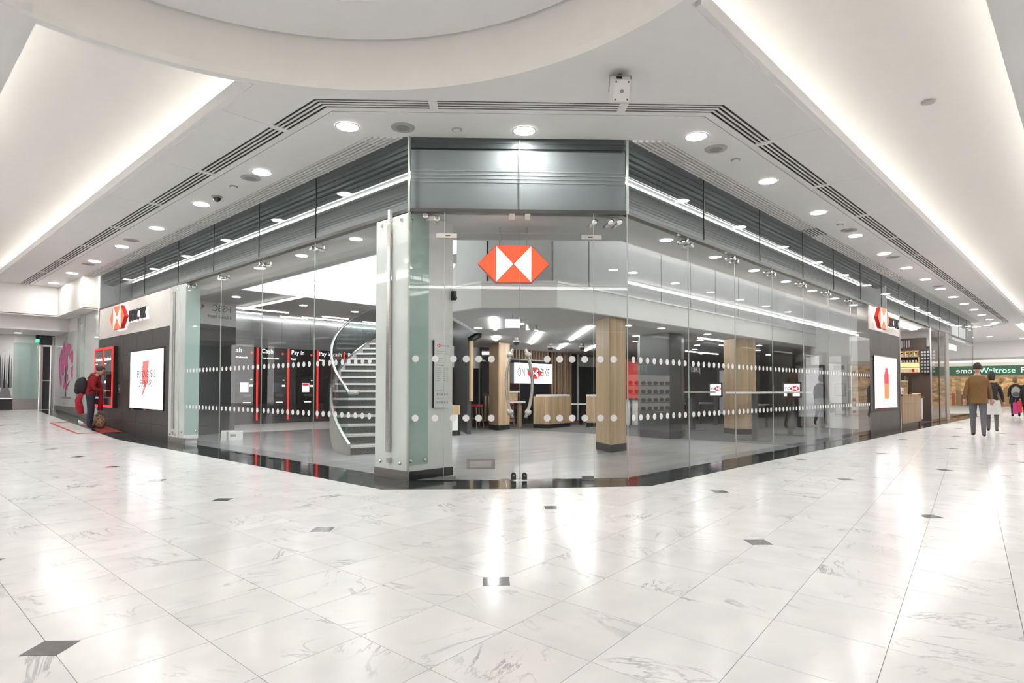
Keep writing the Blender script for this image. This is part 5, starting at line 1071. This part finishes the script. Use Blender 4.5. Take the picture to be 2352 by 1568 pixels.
for k in range(3):
    t = RW.box('strip_lamp', 18.3+1.6*k, 19.4+1.6*k, ZT-.07, ZT-.03, -.6, -.4, 'led_white'); tag(t, 'short white ceiling lamp over the coffee counter', 'lamp', 'coffee counter lamps')
# patterned screen and glazing of the next shop
nx = thing('window_6', (26, 0, 0), 'glass front of the next shop with bronze post', 'window', kind='structure')
RW.box('glass_pane', 22.8, 25.7, .02, ZT, -.012, 0, 'clear_glass', nx); RW.box('bronze_post', 25.72, 26.4, .003, ZT, -.2, .03, 'steel_plate', nx); RW.box('glass_edge', 22.76, 22.8, .003, ZT, -.03, .01, 'steel', nx)
for a, b in ((26.42, 28.6), (28.62, 30.8), (30.82, 33.0)): RW.box('glass_pane', a, b, .02, ZT, -.012, 0, 'clear_glass', nx)
n = 10
for k in range(n):
    t0, t1 = -pi/2+pi/2*k/n, -pi/2+pi/2*(k+1)/n; p0 = (CX+CY_*cos(t0), CY_+CY_*sin(t0)); p1 = (CX+CY_*cos(t1), CY_+CY_*sin(t1)); d = (p1[0]-p0[0], p1[1]-p0[1]); fr = Fr(p0, d)
    fr.box('glass_pane', .01, hypot(*d)-.01, .02, ZT, -.012, 0, 'clear_glass', nx); fr.box('fascia_panel', .005, hypot(*d)-.005, ZT, ZC+.05, -.015, 0, 'fascia_glass', fa); fr.box('plenum_back', -.1, hypot(*d)+.1, ZT, ZC+.06, -.3, -.25, 'plenum_grey', fa)
t = thing('mosaic_screen', (24.6, .2, 1.9), 'silver and black patterned screen panel beside the coffee shelves', 'screen'); KF2.box('panel', 1.42, 1.95, 1.9, 2.785, .02, .08, 'black_gloss', t)
for k in range(35): KF2.box('mosaic_piece', 1.44+.1*(k % 5), 1.51+.1*(k % 5), 1.92+.128*(k//5), 2.0+.128*(k//5), .08, .085, 'chrome' if (k*7) % 3 else 'steel_plate', t)
ns = thing('wall_next_shop', (30, 3, 0), 'pale back wall and ceiling of the next shop', 'wall', kind='structure')
box('back', 24.4, 35.5, 4.9, 5.0, 0, ZT, 'cream_panel', ns); box('shop_floor', 24.4, 35.8, .13, 4.9, -.03, .003, 'oak_dark', ns); box('shop_ceiling', 24.4, 35.5, .3, 4.9, ZT-.02, ZT, 'plaster', ns); box('side', 24.4, 24.5, .1, 4.9, 0, ZT, 'panel_grey', ns)
for k in range(8):
    t = box('shop_light', 25.4+1.2*k, 26.2+1.2*k, 1.6+.9*(k % 3), 1.7+.9*(k % 3), ZT-.06, ZT-.02, 'led_white'); tag(t, 'white strip lamp on the next shop ceiling', 'lamp', 'next shop lamps')
t = thing('shop_lettering', RW.p(27.5, 3.0), 'row of white lit upright letters inside the next shop glass', 'sign')
for k in range(8): RW.box('letter_stroke', 26.9+.28*k, 27.05+.28*k, 2.98, 3.22, -.10, -.06, 'lit_text', t)
RW.box('rail', 26.8, 29.1, 2.92, 2.95, -.1, -.06, 'chrome', t)
rg = random.Random(5)
for k, (x, y) in enumerate(((27.6, 1.0), (29.2, 1.6), (31.0, 1.1))):
    t = thing('display_table', (x, y, 0), 'low %s display table in the next shop window' % ('oak', 'dark', 'pale')[k], 'table'); box('top', x-.6, x+.6, y-.35, y+.35, .68, .74, ('oak', 'shop_brown', 'white_gloss')[k], t)
    for a in (-.52, .46):
        for b in (-.3, .24): box('leg', x+a, x+a+.06, y+b, y+b+.06, .003, .68, 'oak_dark', t)
    for j in range(3): tag(box('folded_clothes', x-.5+.36*j, x-.22+.36*j, y-.2, y+.15, .741, .80+.03*((j+k) % 3), ('bag_pink', 'pale_cloth', 'bag_red', 'dark_cloth')[(j+k) % 4]), 'folded %s garment stack on the %s display table' % (('pink', 'cream', 'red', 'black')[(j+k) % 4], ('oak', 'dark', 'pale')[k]), 'clothes', 'garments on display')
for k, (x, y) in enumerate(((26.9, 1.2), (30.2, 1.4))):
    t = thing('mannequin', (x, y, 0), 'white shop mannequin in a %s top' % ('pink', 'cream')[k], 'mannequin')
    MB().lathe([(.16, .003), (.16, .02), (.02, .03), (.02, .85)], (x, y, 0), 12).make('stand', 'chrome', t)
    MB().lathe([(.10, .85), (.17, .95), (.13, 1.12), (.17, 1.32), (.15, 1.42), (.06, 1.47), (.05, 1.54)], (x, y, 0), 14).make('torso', 'bag_pink' if k == 0 else 'pale_cloth', t, True); MB().ball((x, y, 1.66), .085, .10, .125).make('head', 'white_gloss', t, True)
# ================================================================== FAR RIGHT HALL
fh = thing('wall_far_hall', (50, 0, 0), 'far hall with white bulkhead and low ceiling', 'wall', kind='structure')
box('hall_ceiling', 36.2, 62, -1.44, 14, ZC+.02, ZC+.08, 'plaster', fh); box('bulkhead', 49.0, 49.2, -12, 14, 3.50, ZR+.05, 'plaster', fh); box('low_ceiling', 49.2, 62, -12, 14, 3.48, 3.52, 'plaster', fh); box('far_wall', 58, 58.2, -12, 14, 0, 3.5, 'amber_glow_wall', fh); box('side_wall', 36.3, 58, 10.5, 10.7, 0, ZC, 'panel_grey', fh)
box('ceiling_wing', 33.6, 36.2, 5.2, 14, ZC+.02, ZC+.08, 'plaster', fh); box('side_wall', 33.5, 36.2, 5.0, 5.2, 0, ZC, 'panel_grey', fh)
for k, (x, y) in enumerate(((41, 1.6), (44, .4), (46.5, 2.2), (53, -.3), (43, 4), (47, -1.0))):
    c = copy_tree(d0, (x, y, ZC+.02 if x < 49 else 3.48)); c['label'] = 'round downlight in the far hall ceiling'; c['group'] = 'far hall downlights'
t = box('light_cove', 53, 57, -8, 6, 3.40, 3.44, 'shop_glow'); tag(t, 'bright luminous ceiling panel before the supermarket sign', 'light panel')
WS = Fr((55, 4), (0, -1))
sg = thing('supermarket_sign', WS.p(4, 2.3), 'dark green supermarket fascia with pale green and white lettering', 'sign'); WS.box('board', -4, 12, 2.40, 3.12, -.1, 0, 'green_sign', sg)
WS.text('lettering', 'Waitrose', 1.80, 2.56, .01, .60, 'lit_green', sg, .02, sx=.96); WS.text('lettering', 'Food & Home', 4.28, 2.56, .01, .60, 'lit_text', sg, .02, sx=.98)
t = thing('wall_supermarket', (55, 0, 0), 'amber-lit supermarket entrance under the green sign', 'wall', kind='structure')
WS.box('header', -4, 12, 2.2, 2.4, -.1, -.02, 'oak', t); WS.box('head_wall', -4, 12, 3.12, 3.5, -.1, -.02, 'plaster', t)
for k in range(5): WS.box('pier', -3+2.6*k, -2.6+2.6*k, 0, 2.2, -.3, -.05, 'oak_dark', t)
for k in range(14):
    x = 55.6+.5*(k % 3); y = 4.2-.62*k; b = box('produce_stand', x, x+.5, y-.28, y+.28, .003, .9+.25*(k % 4), ('oak', 'toast', 'shop_brown', 'bag_red', 'pale_cloth')[k % 5]); tag(b, 'stocked %s display stand inside the supermarket entrance' % ('pale oak', 'tan', 'dark brown', 'red', 'cream')[k % 5], 'display stand', 'supermarket stands')
t = thing('hanging_screen', (54.8, -.9, 2.1), 'small hanging screen below the supermarket sign', 'screen'); WS.box('panel', 4.55, 5.1, 2.02, 2.34, .02, .08, 'screen_white', t); WS.box('back', 4.5, 5.15, 1.98, 2.38, .0, .02, 'black', t)
# ================================================================== SHOPS ACROSS (seen mirrored in the glass)
def across(fr, u0, u1, nm, lab, bays):
    t = thing(nm, fr.p((u0+u1)/2, 0), lab, 'wall', kind='structure')
    fr.box('head_band', u0, u1, 3.3, ZC, -.2, 0, 'cream_panel', t); fr.box('light_shelf', u0+.2, u1-.2, 4.42, 4.46, 0, .55, 'plaster', t); fr.box('shelf_light', u0+.3, u1-.3, 4.42, 4.50, .55, .60, 'shelf_led', t); fr.box('rear', u0, u1, 0, 3.3, -2.6, -2.5, 'panel_grey', t); fr.box('shop_ceiling', u0, u1, 3.28, 3.32, -2.5, 0, 'plaster', t); fr.box('shop_floor', u0, u1, -.04, .002, -2.5, .0, 'grey_plank', t)
    for k in range(bays+1):
        q = u0+(u1-u0)*k/bays; fr.box('pier', q-.2, q+.2, 0, 3.3, -.4, 0, 'steel_plate', t)
        if k < bays: fr.box('shop_light', q+.6, q+(u1-u0)/bays-.6, 3.24, 3.28, -1.6, -1.4, 'shop_glow', t)
    return t
OA = Fr((-6.3, 2.6), (0, 1)); OB = Fr((36, -6.3), (-1, 0)); OC = Fr((-3.2, -11.8), (-1, 1))
across(OA, 0, 21.5, 'wall_opposite_left', 'shop fronts across the left corridor', 6); across(OB, 0, 37, 'wall_opposite_right', 'shop fronts across the right corridor', 9); across(OC, 0, 12.2, 'wall_opposite_corner', 'corner shop fronts behind the viewpoint', 4)
t = thing('opposite_sign', OB.p(23, 1.9), 'pale green shoe shop lettering across the right corridor', 'sign'); OB.text('lettering', 'JONES', 22.5, 1.86, -.3, .30, 'lit_green', t, .01); 
t = thing('opposite_sign', OB.p(19, 1.9), 'white shoe shop lettering across the right corridor', 'sign'); OB.text('lettering', 'JONES', 18.6, 1.90, -.3, .26, 'lit_text', t, .01)
t = thing('opposite_sign', OC.p(4, 3), 'white studio lettering on the corner shop behind the viewpoint', 'sign'); OC.text('lettering', 'AWAKN', 3.45, 3.02, .02, .26, 'lit_text', t, .01); OC.text('lettering', 'FUNCTIONAL & HIIT', 3.35, 2.88, .02, .10, 'lit_text', t, .005); OC.text('lettering', 'TRAINING CLASSES', 3.38, 2.76, .02, .10, 'lit_text', t, .005)
t = thing('opposite_sign', OC.p(8, 2.2), 'white clothes shop lettering on the corner shop behind the viewpoint', 'sign'); OC.text('lettering', 'MANGO', 7.75, 2.18, .02, .26, 'lit_text', t, .01)
t = thing('opposite_sign', OC.p(9, 2.4), 'pale clothes shop lettering beside the other corner signs', 'sign'); OC.text('lettering', 'WAREHOUSE', 8.75, 2.40, .02, .24, 'lit_green', t, .01)
sh = thing('shoe_shelves', OB.p(21.5, .5), 'tiered shoe shelves in the shop across the right corridor', 'shelf')
for v in (.45, .75, 1.05, 1.35): OB.box('shelf_board', 19.5, 24.0, v, v+.03, -1.0, -.6, 'oak', sh)
OB.box('lit_back', 19.5, 24, .4, 1.75, -1.05, -1.0, 'shop_glow', sh)
for k in range(40):
    q = OB.p(19.8+.42*(k % 10), .48+.30*(k//10), -.8); tag(MB().ball(tuple(q+Vector((0, 0, .075))), .14, .06, .07, 8, 6).make('shoe', 'shop_brown' if k % 3 else 'black'), 'dark shoe on the tiered shelves across the corridor', 'shoe', 'shoes across the corridor')
# ================================================================== PEOPLE
def build_body(J, edges, rad):
    names = list(J); idx = {n: i for i, n in enumerate(names)}
    me = bpy.data.meshes.new('skeleton'); me.from_pydata([J[n] for n in names], [(idx[a], idx[b]) for a, b in edges], [])
    o = bpy.data.objects.new('skeleton', me); COL.objects.link(o)
    m = o.modifiers.new('skin', 'SKIN'); m.use_smooth_shade = True
    for i, n in enumerate(names):
        sv = me.skin_vertices[0].data[i]; q = rad[n]; sv.radius = q if isinstance(q, tuple) else (q, q); sv.use_root = (n == 'pelvis')
    s_ = o.modifiers.new('sub', 'SUBSURF'); s_.levels = 2; s_.render_levels = 2
    dg = bpy.context.evaluated_depsgraph_get(); out = bpy.data.meshes.new_from_object(o.evaluated_get(dg))
    V = [tuple(v.co) for v in out.vertices]; F = [tuple(p.vertices) for p in out.polygons]
    bpy.data.objects.remove(o); return V, F
EDG = [('pelvis', 'waist'), ('waist', 'chest'), ('chest', 'upper'), ('upper', 'neck'), ('neck', 'head'), ('upper', 'shl'), ('shl', 'ell'), ('ell', 'wrl'), ('wrl', 'hal'), ('upper', 'shr'), ('shr', 'elr'), ('elr', 'wrr'), ('wrr', 'har'),
       ('pelvis', 'hipl'), ('hipl', 'knl'), ('knl', 'anl'), ('anl', 'tol'), ('pelvis', 'hipr'), ('hipr', 'knr'), ('knr', 'anr'), ('anr', 'tor')]
RAD = dict(pelvis=(.135, .115), waist=(.135, .11), chest=(.15, .12), upper=(.12, .09), neck=.052, head=.06, shl=.072, shr=.072, ell=.05, elr=.05, wrl=.034, wrr=.034, hal=.034, har=.034, hipl=.098, hipr=.098, knl=.066, knr=.066, anl=.046, anr=.046, tol=.036, tor=.036)
def base_pose():
    return dict(pelvis=(0, 0, .93), waist=(0, 0, 1.08), chest=(.0, 0, 1.24), upper=(.0, 0, 1.385), neck=(.02, 0, 1.47), head=(.035, 0, 1.54),
                shl=(0, .155, 1.35), ell=(-.02, .215, 1.10), wrl=(.05, .23, .88), hal=(.07, .23, .80), shr=(0, -.155, 1.35), elr=(-.02, -.215, 1.10), wrr=(.05, -.23, .88), har=(.07, -.23, .80),
                hipl=(0, .09, .90), knl=(.02, .10, .50), anl=(-.02, .10, .08), tol=(.12, .11, .04), hipr=(0, -.09, .90), knr=(.02, -.10, .50), anr=(-.02, -.10, .08), tor=(.12, -.11, .04))
def person(loc, heading, scale, J, label, top, legs, hairm, hem=.90, head_tilt=0.0, long_hair=False, fat=1.0, shoe='dark_cloth'):
    rad = {k: (tuple(q*fat for q in v) if isinstance(v, tuple) else v*(fat if k not in ('neck', 'head', 'wrl', 'wrr', 'hal', 'har') else 1)) for k, v in RAD.items()}
    V, F = build_body(J, EDG, rad)
    b = MB(); b.add(V, F)
    hc = Vector(J['head'])+Vector((.03+.05*sin(head_tilt), 0, .085)); Rt = Matrix.Rotation(head_tilt, 4, 'Y')
    def face(v):
        w_ = Vector(v)
        if v.x > .03: w_.z -= .012*(v.x/.1)
        if v.z < -.03: w_.y *= .80; w_.x *= .93
        if abs(v.y) < .022 and v.x > .06 and -.045 < v.z < .015: w_.x += .020   # nose
        return Rt @ w_
    b.ball(tuple(hc), .098, .078, .120, 20, 16, fn=face)
    for s in (-1, 1): b.ball(tuple(hc+Rt.to_3x3() @ Vector((-.01, s*.078, -.01))), .022, .012, .032, 8, 6)
    hd_n = len(b.F)
    fingers = MB()
    for side in ('l', 'r'):
        w0, h0 = Vector(J['wr'+side]), Vector(J['ha'+side]); d = (h0-w0).normalized(); up = Vector((0, 0, 1)) if abs(d.z) < .8 else Vector((1, 0, 0)); n = d.cross(up).normalized(); m2 = n.cross(d)
        for k in range(4):
            p0 = h0+n*(.012*(k-1.5))*1.4; L_ = (.060, .070, .066, .050)[k]; b.tube([p0-d*.01, p0+d*L_*.6, p0+d*L_-m2*.022], [.0095, .0085, .007], 6)
        p0 = w0+d*.03+n*.028; b.tube([p0, p0+d*.035+n*.018, p0+d*.062+n*.016], [.010, .009, .0075], 6)
    Mw = Matrix.Translation(loc) @ Matrix.Rotation(heading, 4, 'Z') @ Matrix.Scale(scale, 4)
    loc_V = list(b.V); I = []
    hands = [Vector(J[k]) for k in ('hal', 'har')]; wr = [Vector(J[k]) for k in ('wrl', 'wrr')]
    for fc in b.F:
        c = sum((Vector(loc_V[i]) for i in fc), Vector())/len(fc)
        near_hand = any((c-h).length < .095 or (c-w_).length < .03 for h, w_ in zip(hands, wr))
        near_arm = min((c-Vector(J[k])).length for k in ('ell', 'elr', 'shl', 'shr')) < .12
        if c.z > J['neck'][2]-.01 and (c-Vector(J['shl'])).length > .1 and (c-Vector(J['shr'])).length > .1: I.append(0)
        elif near_hand: I.append(0)
        elif c.z < .085: I.append(3)
        elif c.z < hem and not near_arm and abs(c.y) < .215 and min((c-w_).length for w_ in wr) > .12: I.append(2)
        else: I.append(1)
    b.I = I; b.tf(Mw)
    t = thing('person', loc, label, 'person')
    b.make('body', ['skin', top, legs, shoe], t, True)
    h = MB()
    def hf(v):
        w_ = Vector(v)
        if w_.x > .035 and w_.z < .055: w_.x = .035+(w_.x-.035)*.15
        if w_.z < (-.12 if long_hair else -.035): w_.z = (-.12 if long_hair else -.035)+(w_.z+(.12 if long_hair else .035))*.2
        w_ *= 1.0+.05*sin(23*v.y+17*v.z)*.6
        return Rt @ w_
    h.ball(tuple(hc+Vector((-.012, 0, .022))), .108, .092, .125 if not long_hair else .165, 20, 14, fn=hf); h.tf(Mw).make('hair', hairm, t, True)
    if long_hair is False:
        e = MB()
        for s in (-1, 1): e.ball(tuple(hc+Rt.to_3x3() @ Vector((.083, s*.03, .012))), .011, .012, .008, 8, 6)
        e.tf(Mw).make('eyes', 'printed_black', t)
        MB().ball(tuple(hc+Rt.to_3x3() @ Vector((.082, 0, -.062))), .012, .026, .007, 10, 6).tf(Mw).make('mouth', 'printed_plum', t)
    return t, Mw
# -- person at the outside cash machine
J = base_pose()
J.update(chest=(.03, 0, 1.23), upper=(.07, 0, 1.36), neck=(.12, 0, 1.43), head=(.16, 0, 1.485), shl=(.06, .17, 1.36), shr=(.06, -.17, 1.36), ell=(.05, .24, 1.10), wrl=(.28, .12, 1.02), hal=(.36, .09, 1.03), elr=(.05, -.24, 1.10), wrr=(.28, -.12, 1.02), har=(.36, -.09, 1.03), knl=(.03, .10, .50), anl=(0, .10, .08), tol=(.14, .12, .04), knr=(.0, -.09, .50), anr=(-.04, -.09, .08), tor=(.10, -.11, .04))
PL = (-.60, 15.25, ramp(15.25)+.004); HD = radians(-12)
t, Mw = person(PL, HD, 1.0, J, 'person in a dark red sweater and jeans using the outside cash machine', 'sweater', 'denim', 'hair', .93, radians(35), fat=1.16)
sc_ = MB(); sc_.tube([(.07, .10, 1.42), (.16, .08, 1.40), (.22, .09, 1.15), (.24, .10, .85), (.22, .11, .50)], [.03, .045, .05, .055, .06], 10); sc_.tube([(.07, .10, 1.42), (.02, .0, 1.46), (.07, -.10, 1.42), (.16, -.06, 1.38)], [.03, .05, .05, .03], 10); sc_.tf(Mw).make('scarf', 'scarf', t, True)
MB().tube([(-.20, -.13, .96), (-.27, -.14, .78), (-.24, -.13, .58), (-.20, -.12, .42)], [.05, .075, .09, .06], 10).tf(Mw).make('tied_jacket', 'scarf', t, True)
bp = thing('backpack', tuple(Mw @ Vector((-.25, 0, .95))), 'rounded black backpack on the back of the person at the cash machine', 'backpack')
def bpf(v): 
    w_ = Vector(v); w_.x = w_.x if w_.x < 0 else w_.x*.5; return w_
MB().ball((-.17, 0, 1.16), .19, .17, .245, 18, 14, fn=bpf).tf(Mw).make('sack', 'dark_cloth', bp, True); MB().ball((-.30, 0, 1.05), .07, .13, .11, 14, 10).tf(Mw).make('front_pocket', 'dark_cloth', bp, True)
for s in (-1, 1): MB().tube([(-.08, s*.11, 1.36), (.02, s*.13, 1.475), (.15, s*.13, 1.36), (.15, s*.15, 1.15), (-.05, s*.17, 1.0)], .016, 8).tf(Mw).make('strap', 'dark_cloth', bp, True)
hb = thing('patterned_bag', tuple(Mw @ Vector((.28, -.1, 0))), 'brown and cream animal print bag standing at the feet by the cash machine', 'bag')
Mb = Matrix.Translation((-.33, 15.42, ramp(15.4)+.004)) @ Matrix.Rotation(.4, 4, 'Z')
def bagf(v): 
    w_ = Vector(v); w_.z = max(w_.z, -.17); w_.x *= 1.0-.25*(w_.z > .05); return w_
MB().ball((0, 0, .17), .17, .12, .19, 18, 12, fn=bagf).tf(Mb).make('body', 'leopard', hb, True)
for s in (-1, 1): MB().tube([(-.09, s*.05, .32), (-.06, s*.04, .42), (.06, s*.04, .42), (.09, s*.05, .32)], .012, 8).tf(Mb).make('handle', 'leopard', hb, True)
ph = thing('bank_card', tuple(Mw @ Vector((.44, 0, 1.05))), 'small white slip held in both hands at the cash machine', 'card'); MB().box(.40, .47, -.06, .06, 1.035, 1.04).tf(Mw).make('slip', 'paper', ph)
# -- walkers in the right corridor
def walk(ph_):
    J = base_pose(); s = ph_
    J.update(knl=(.13*s, .10, .50), anl=(.20*s-.05, .10, .10 if s < 0 else .08), tol=(.20*s+.09, .11, .05), knr=(-.06*s+.03, -.10, .50), anr=(-.24*s-.04, -.10, .12 if s > 0 else .08), tor=(-.24*s+.09, -.11, .05),
             ell=(-.06*s, .225, 1.10), wrl=(-.10*s+.05, .26, .90), hal=(-.10*s+.07, .26, .82), elr=(.05*s, -.225, 1.10), wrr=(.14*s+.02, -.26, .90), har=(.16*s+.03, -.26, .82)); return J
def coat(Mw, t, m, z0, z1, r0, r1, nm='jacket'):
    b = MB(); V = []; n = 18; prof = [(r0, z0), (r0*.97, z0+.02), ((r0+r1)/2*.92, z0+(z1-z0)*.45), (r1, z0+(z1-z0)*.78), (r1*.92, z1-.05), (r1*.62, z1+.01), (r1*.34, z1+.05)]
    F = []
    for rr, z in prof: V += [(rr*.74*cos(2*pi*j/n), rr*sin(2*pi*j/n), z) for j in range(n)]
    for k in range(len(prof)-1): F += [(k*n+j, k*n+(j+1) % n, (k+1)*n+(j+1) % n, (k+1)*n+j) for j in range(n)]
    b.add(V, F); b.tf(Mw).make(nm, m, t, True)
t, Mw = person((14.9, -2.30, .004), radians(6), 1.09, walk(1), 'man in a brown jacket and grey trousers walking away along the right corridor', 'brown_cloth', 'grey_cloth', 'hair', .84, fat=1.04)
coat(Mw, t, 'brown_cloth', .80, 1.41, .205, .195)
t, Mw = person((17.6, -2.32, .004), radians(4), .98, walk(1), 'woman in a dark top and pale skirt walking away beside the brown jacketed man', 'dark_cloth', 'grey_cloth', 'hair', .92, long_hair=True)
coat(Mw, t, 'pale_cloth', .52, .98, .26, .20, 'skirt')
bb = thing('backpack', tuple(Mw @ Vector((-.2, 0, 1.0))), 'black backpack worn by the woman in the pale skirt', 'backpack'); MB().ball((-.17, 0, 1.20), .13, .15, .21, 14, 10).tf(Mw).make('sack', 'dark_cloth', bb, True)
for s in (-1, 1): MB().tube([(-.08, s*.10, 1.38), (.02, s*.12, 1.47), (.13, s*.12, 1.34)], .014, 6).tf(Mw).make('strap', 'dark_cloth', bb)
gb_ = thing('shopping_bag', tuple(Mw @ Vector((.1, .27, .5))), 'pale grey carrier bag in the hand of the woman in the pale skirt', 'bag'); MB().prism([(-.04, .20), (.20, .20), (.20, .36), (-.04, .36)], .46, .78).tf(Mw).make('sack', 'panel_grey', gb_); MB().tube([(.02, .28, .78), (.05, .27, .85), (.12, .27, .85), (.15, .28, .78)], .008, 6).tf(Mw).make('handle', 'panel_grey', gb_)
t, Mw = person((31.2, -1.80, .004), radians(8), 1.02, walk(1), 'woman in a black hooded coat walking toward the supermarket', 'dark_cloth', 'dark_cloth', 'hair_fair', .55, long_hair=True, fat=1.1)
coat(Mw, t, 'dark_cloth', .60, 1.42, .24, .20)
bb = thing('backpack', tuple(Mw @ Vector((-.25, 0, .9))), 'grey backpack on the woman in the black hooded coat', 'backpack'); MB().ball((-.24, 0, 1.12), .13, .17, .24, 14, 10).tf(Mw).make('sack', 'speaker_grey', bb, True); MB().ball((-.35, 0, 1.02), .05, .12, .10, 12, 8).tf(Mw).make('front_pocket', 'grey_cloth', bb, True)
t, Mw = person((25.6, -2.62, .004), radians(5), 1.0, walk(1), 'person in a dark coat carrying red and pink bags at the corridor edge', 'dark_cloth', 'dark_cloth', 'hair', .7, long_hair=True)
coat(Mw, t, 'dark_cloth', .66, 1.42, .25, .21)
for k, (y0, m_, lab) in enumerate(((.20, 'bag_red', 'glossy red carrier bag in the hand of the person in a dark coat'), (.34, 'bag_pink', 'magenta carrier bag hanging beside the red one'))):
    g_ = thing('shopping_bag', tuple(Mw @ Vector((0, y0, .4))), lab, 'bag'); MB().prism([(-.16, y0), (.26, y0), (.26, y0+.13), (-.16, y0+.13)], .36-.05*k, .80-.06*k).tf(Mw).make('sack', m_, g_); MB().tube([(-.05, y0+.07, .80-.06*k), (.0, y0+.05, .88), (.1, y0+.05, .88), (.15, y0+.07, .80-.06*k)], .008, 6).tf(Mw).make('handle', m_, g_)
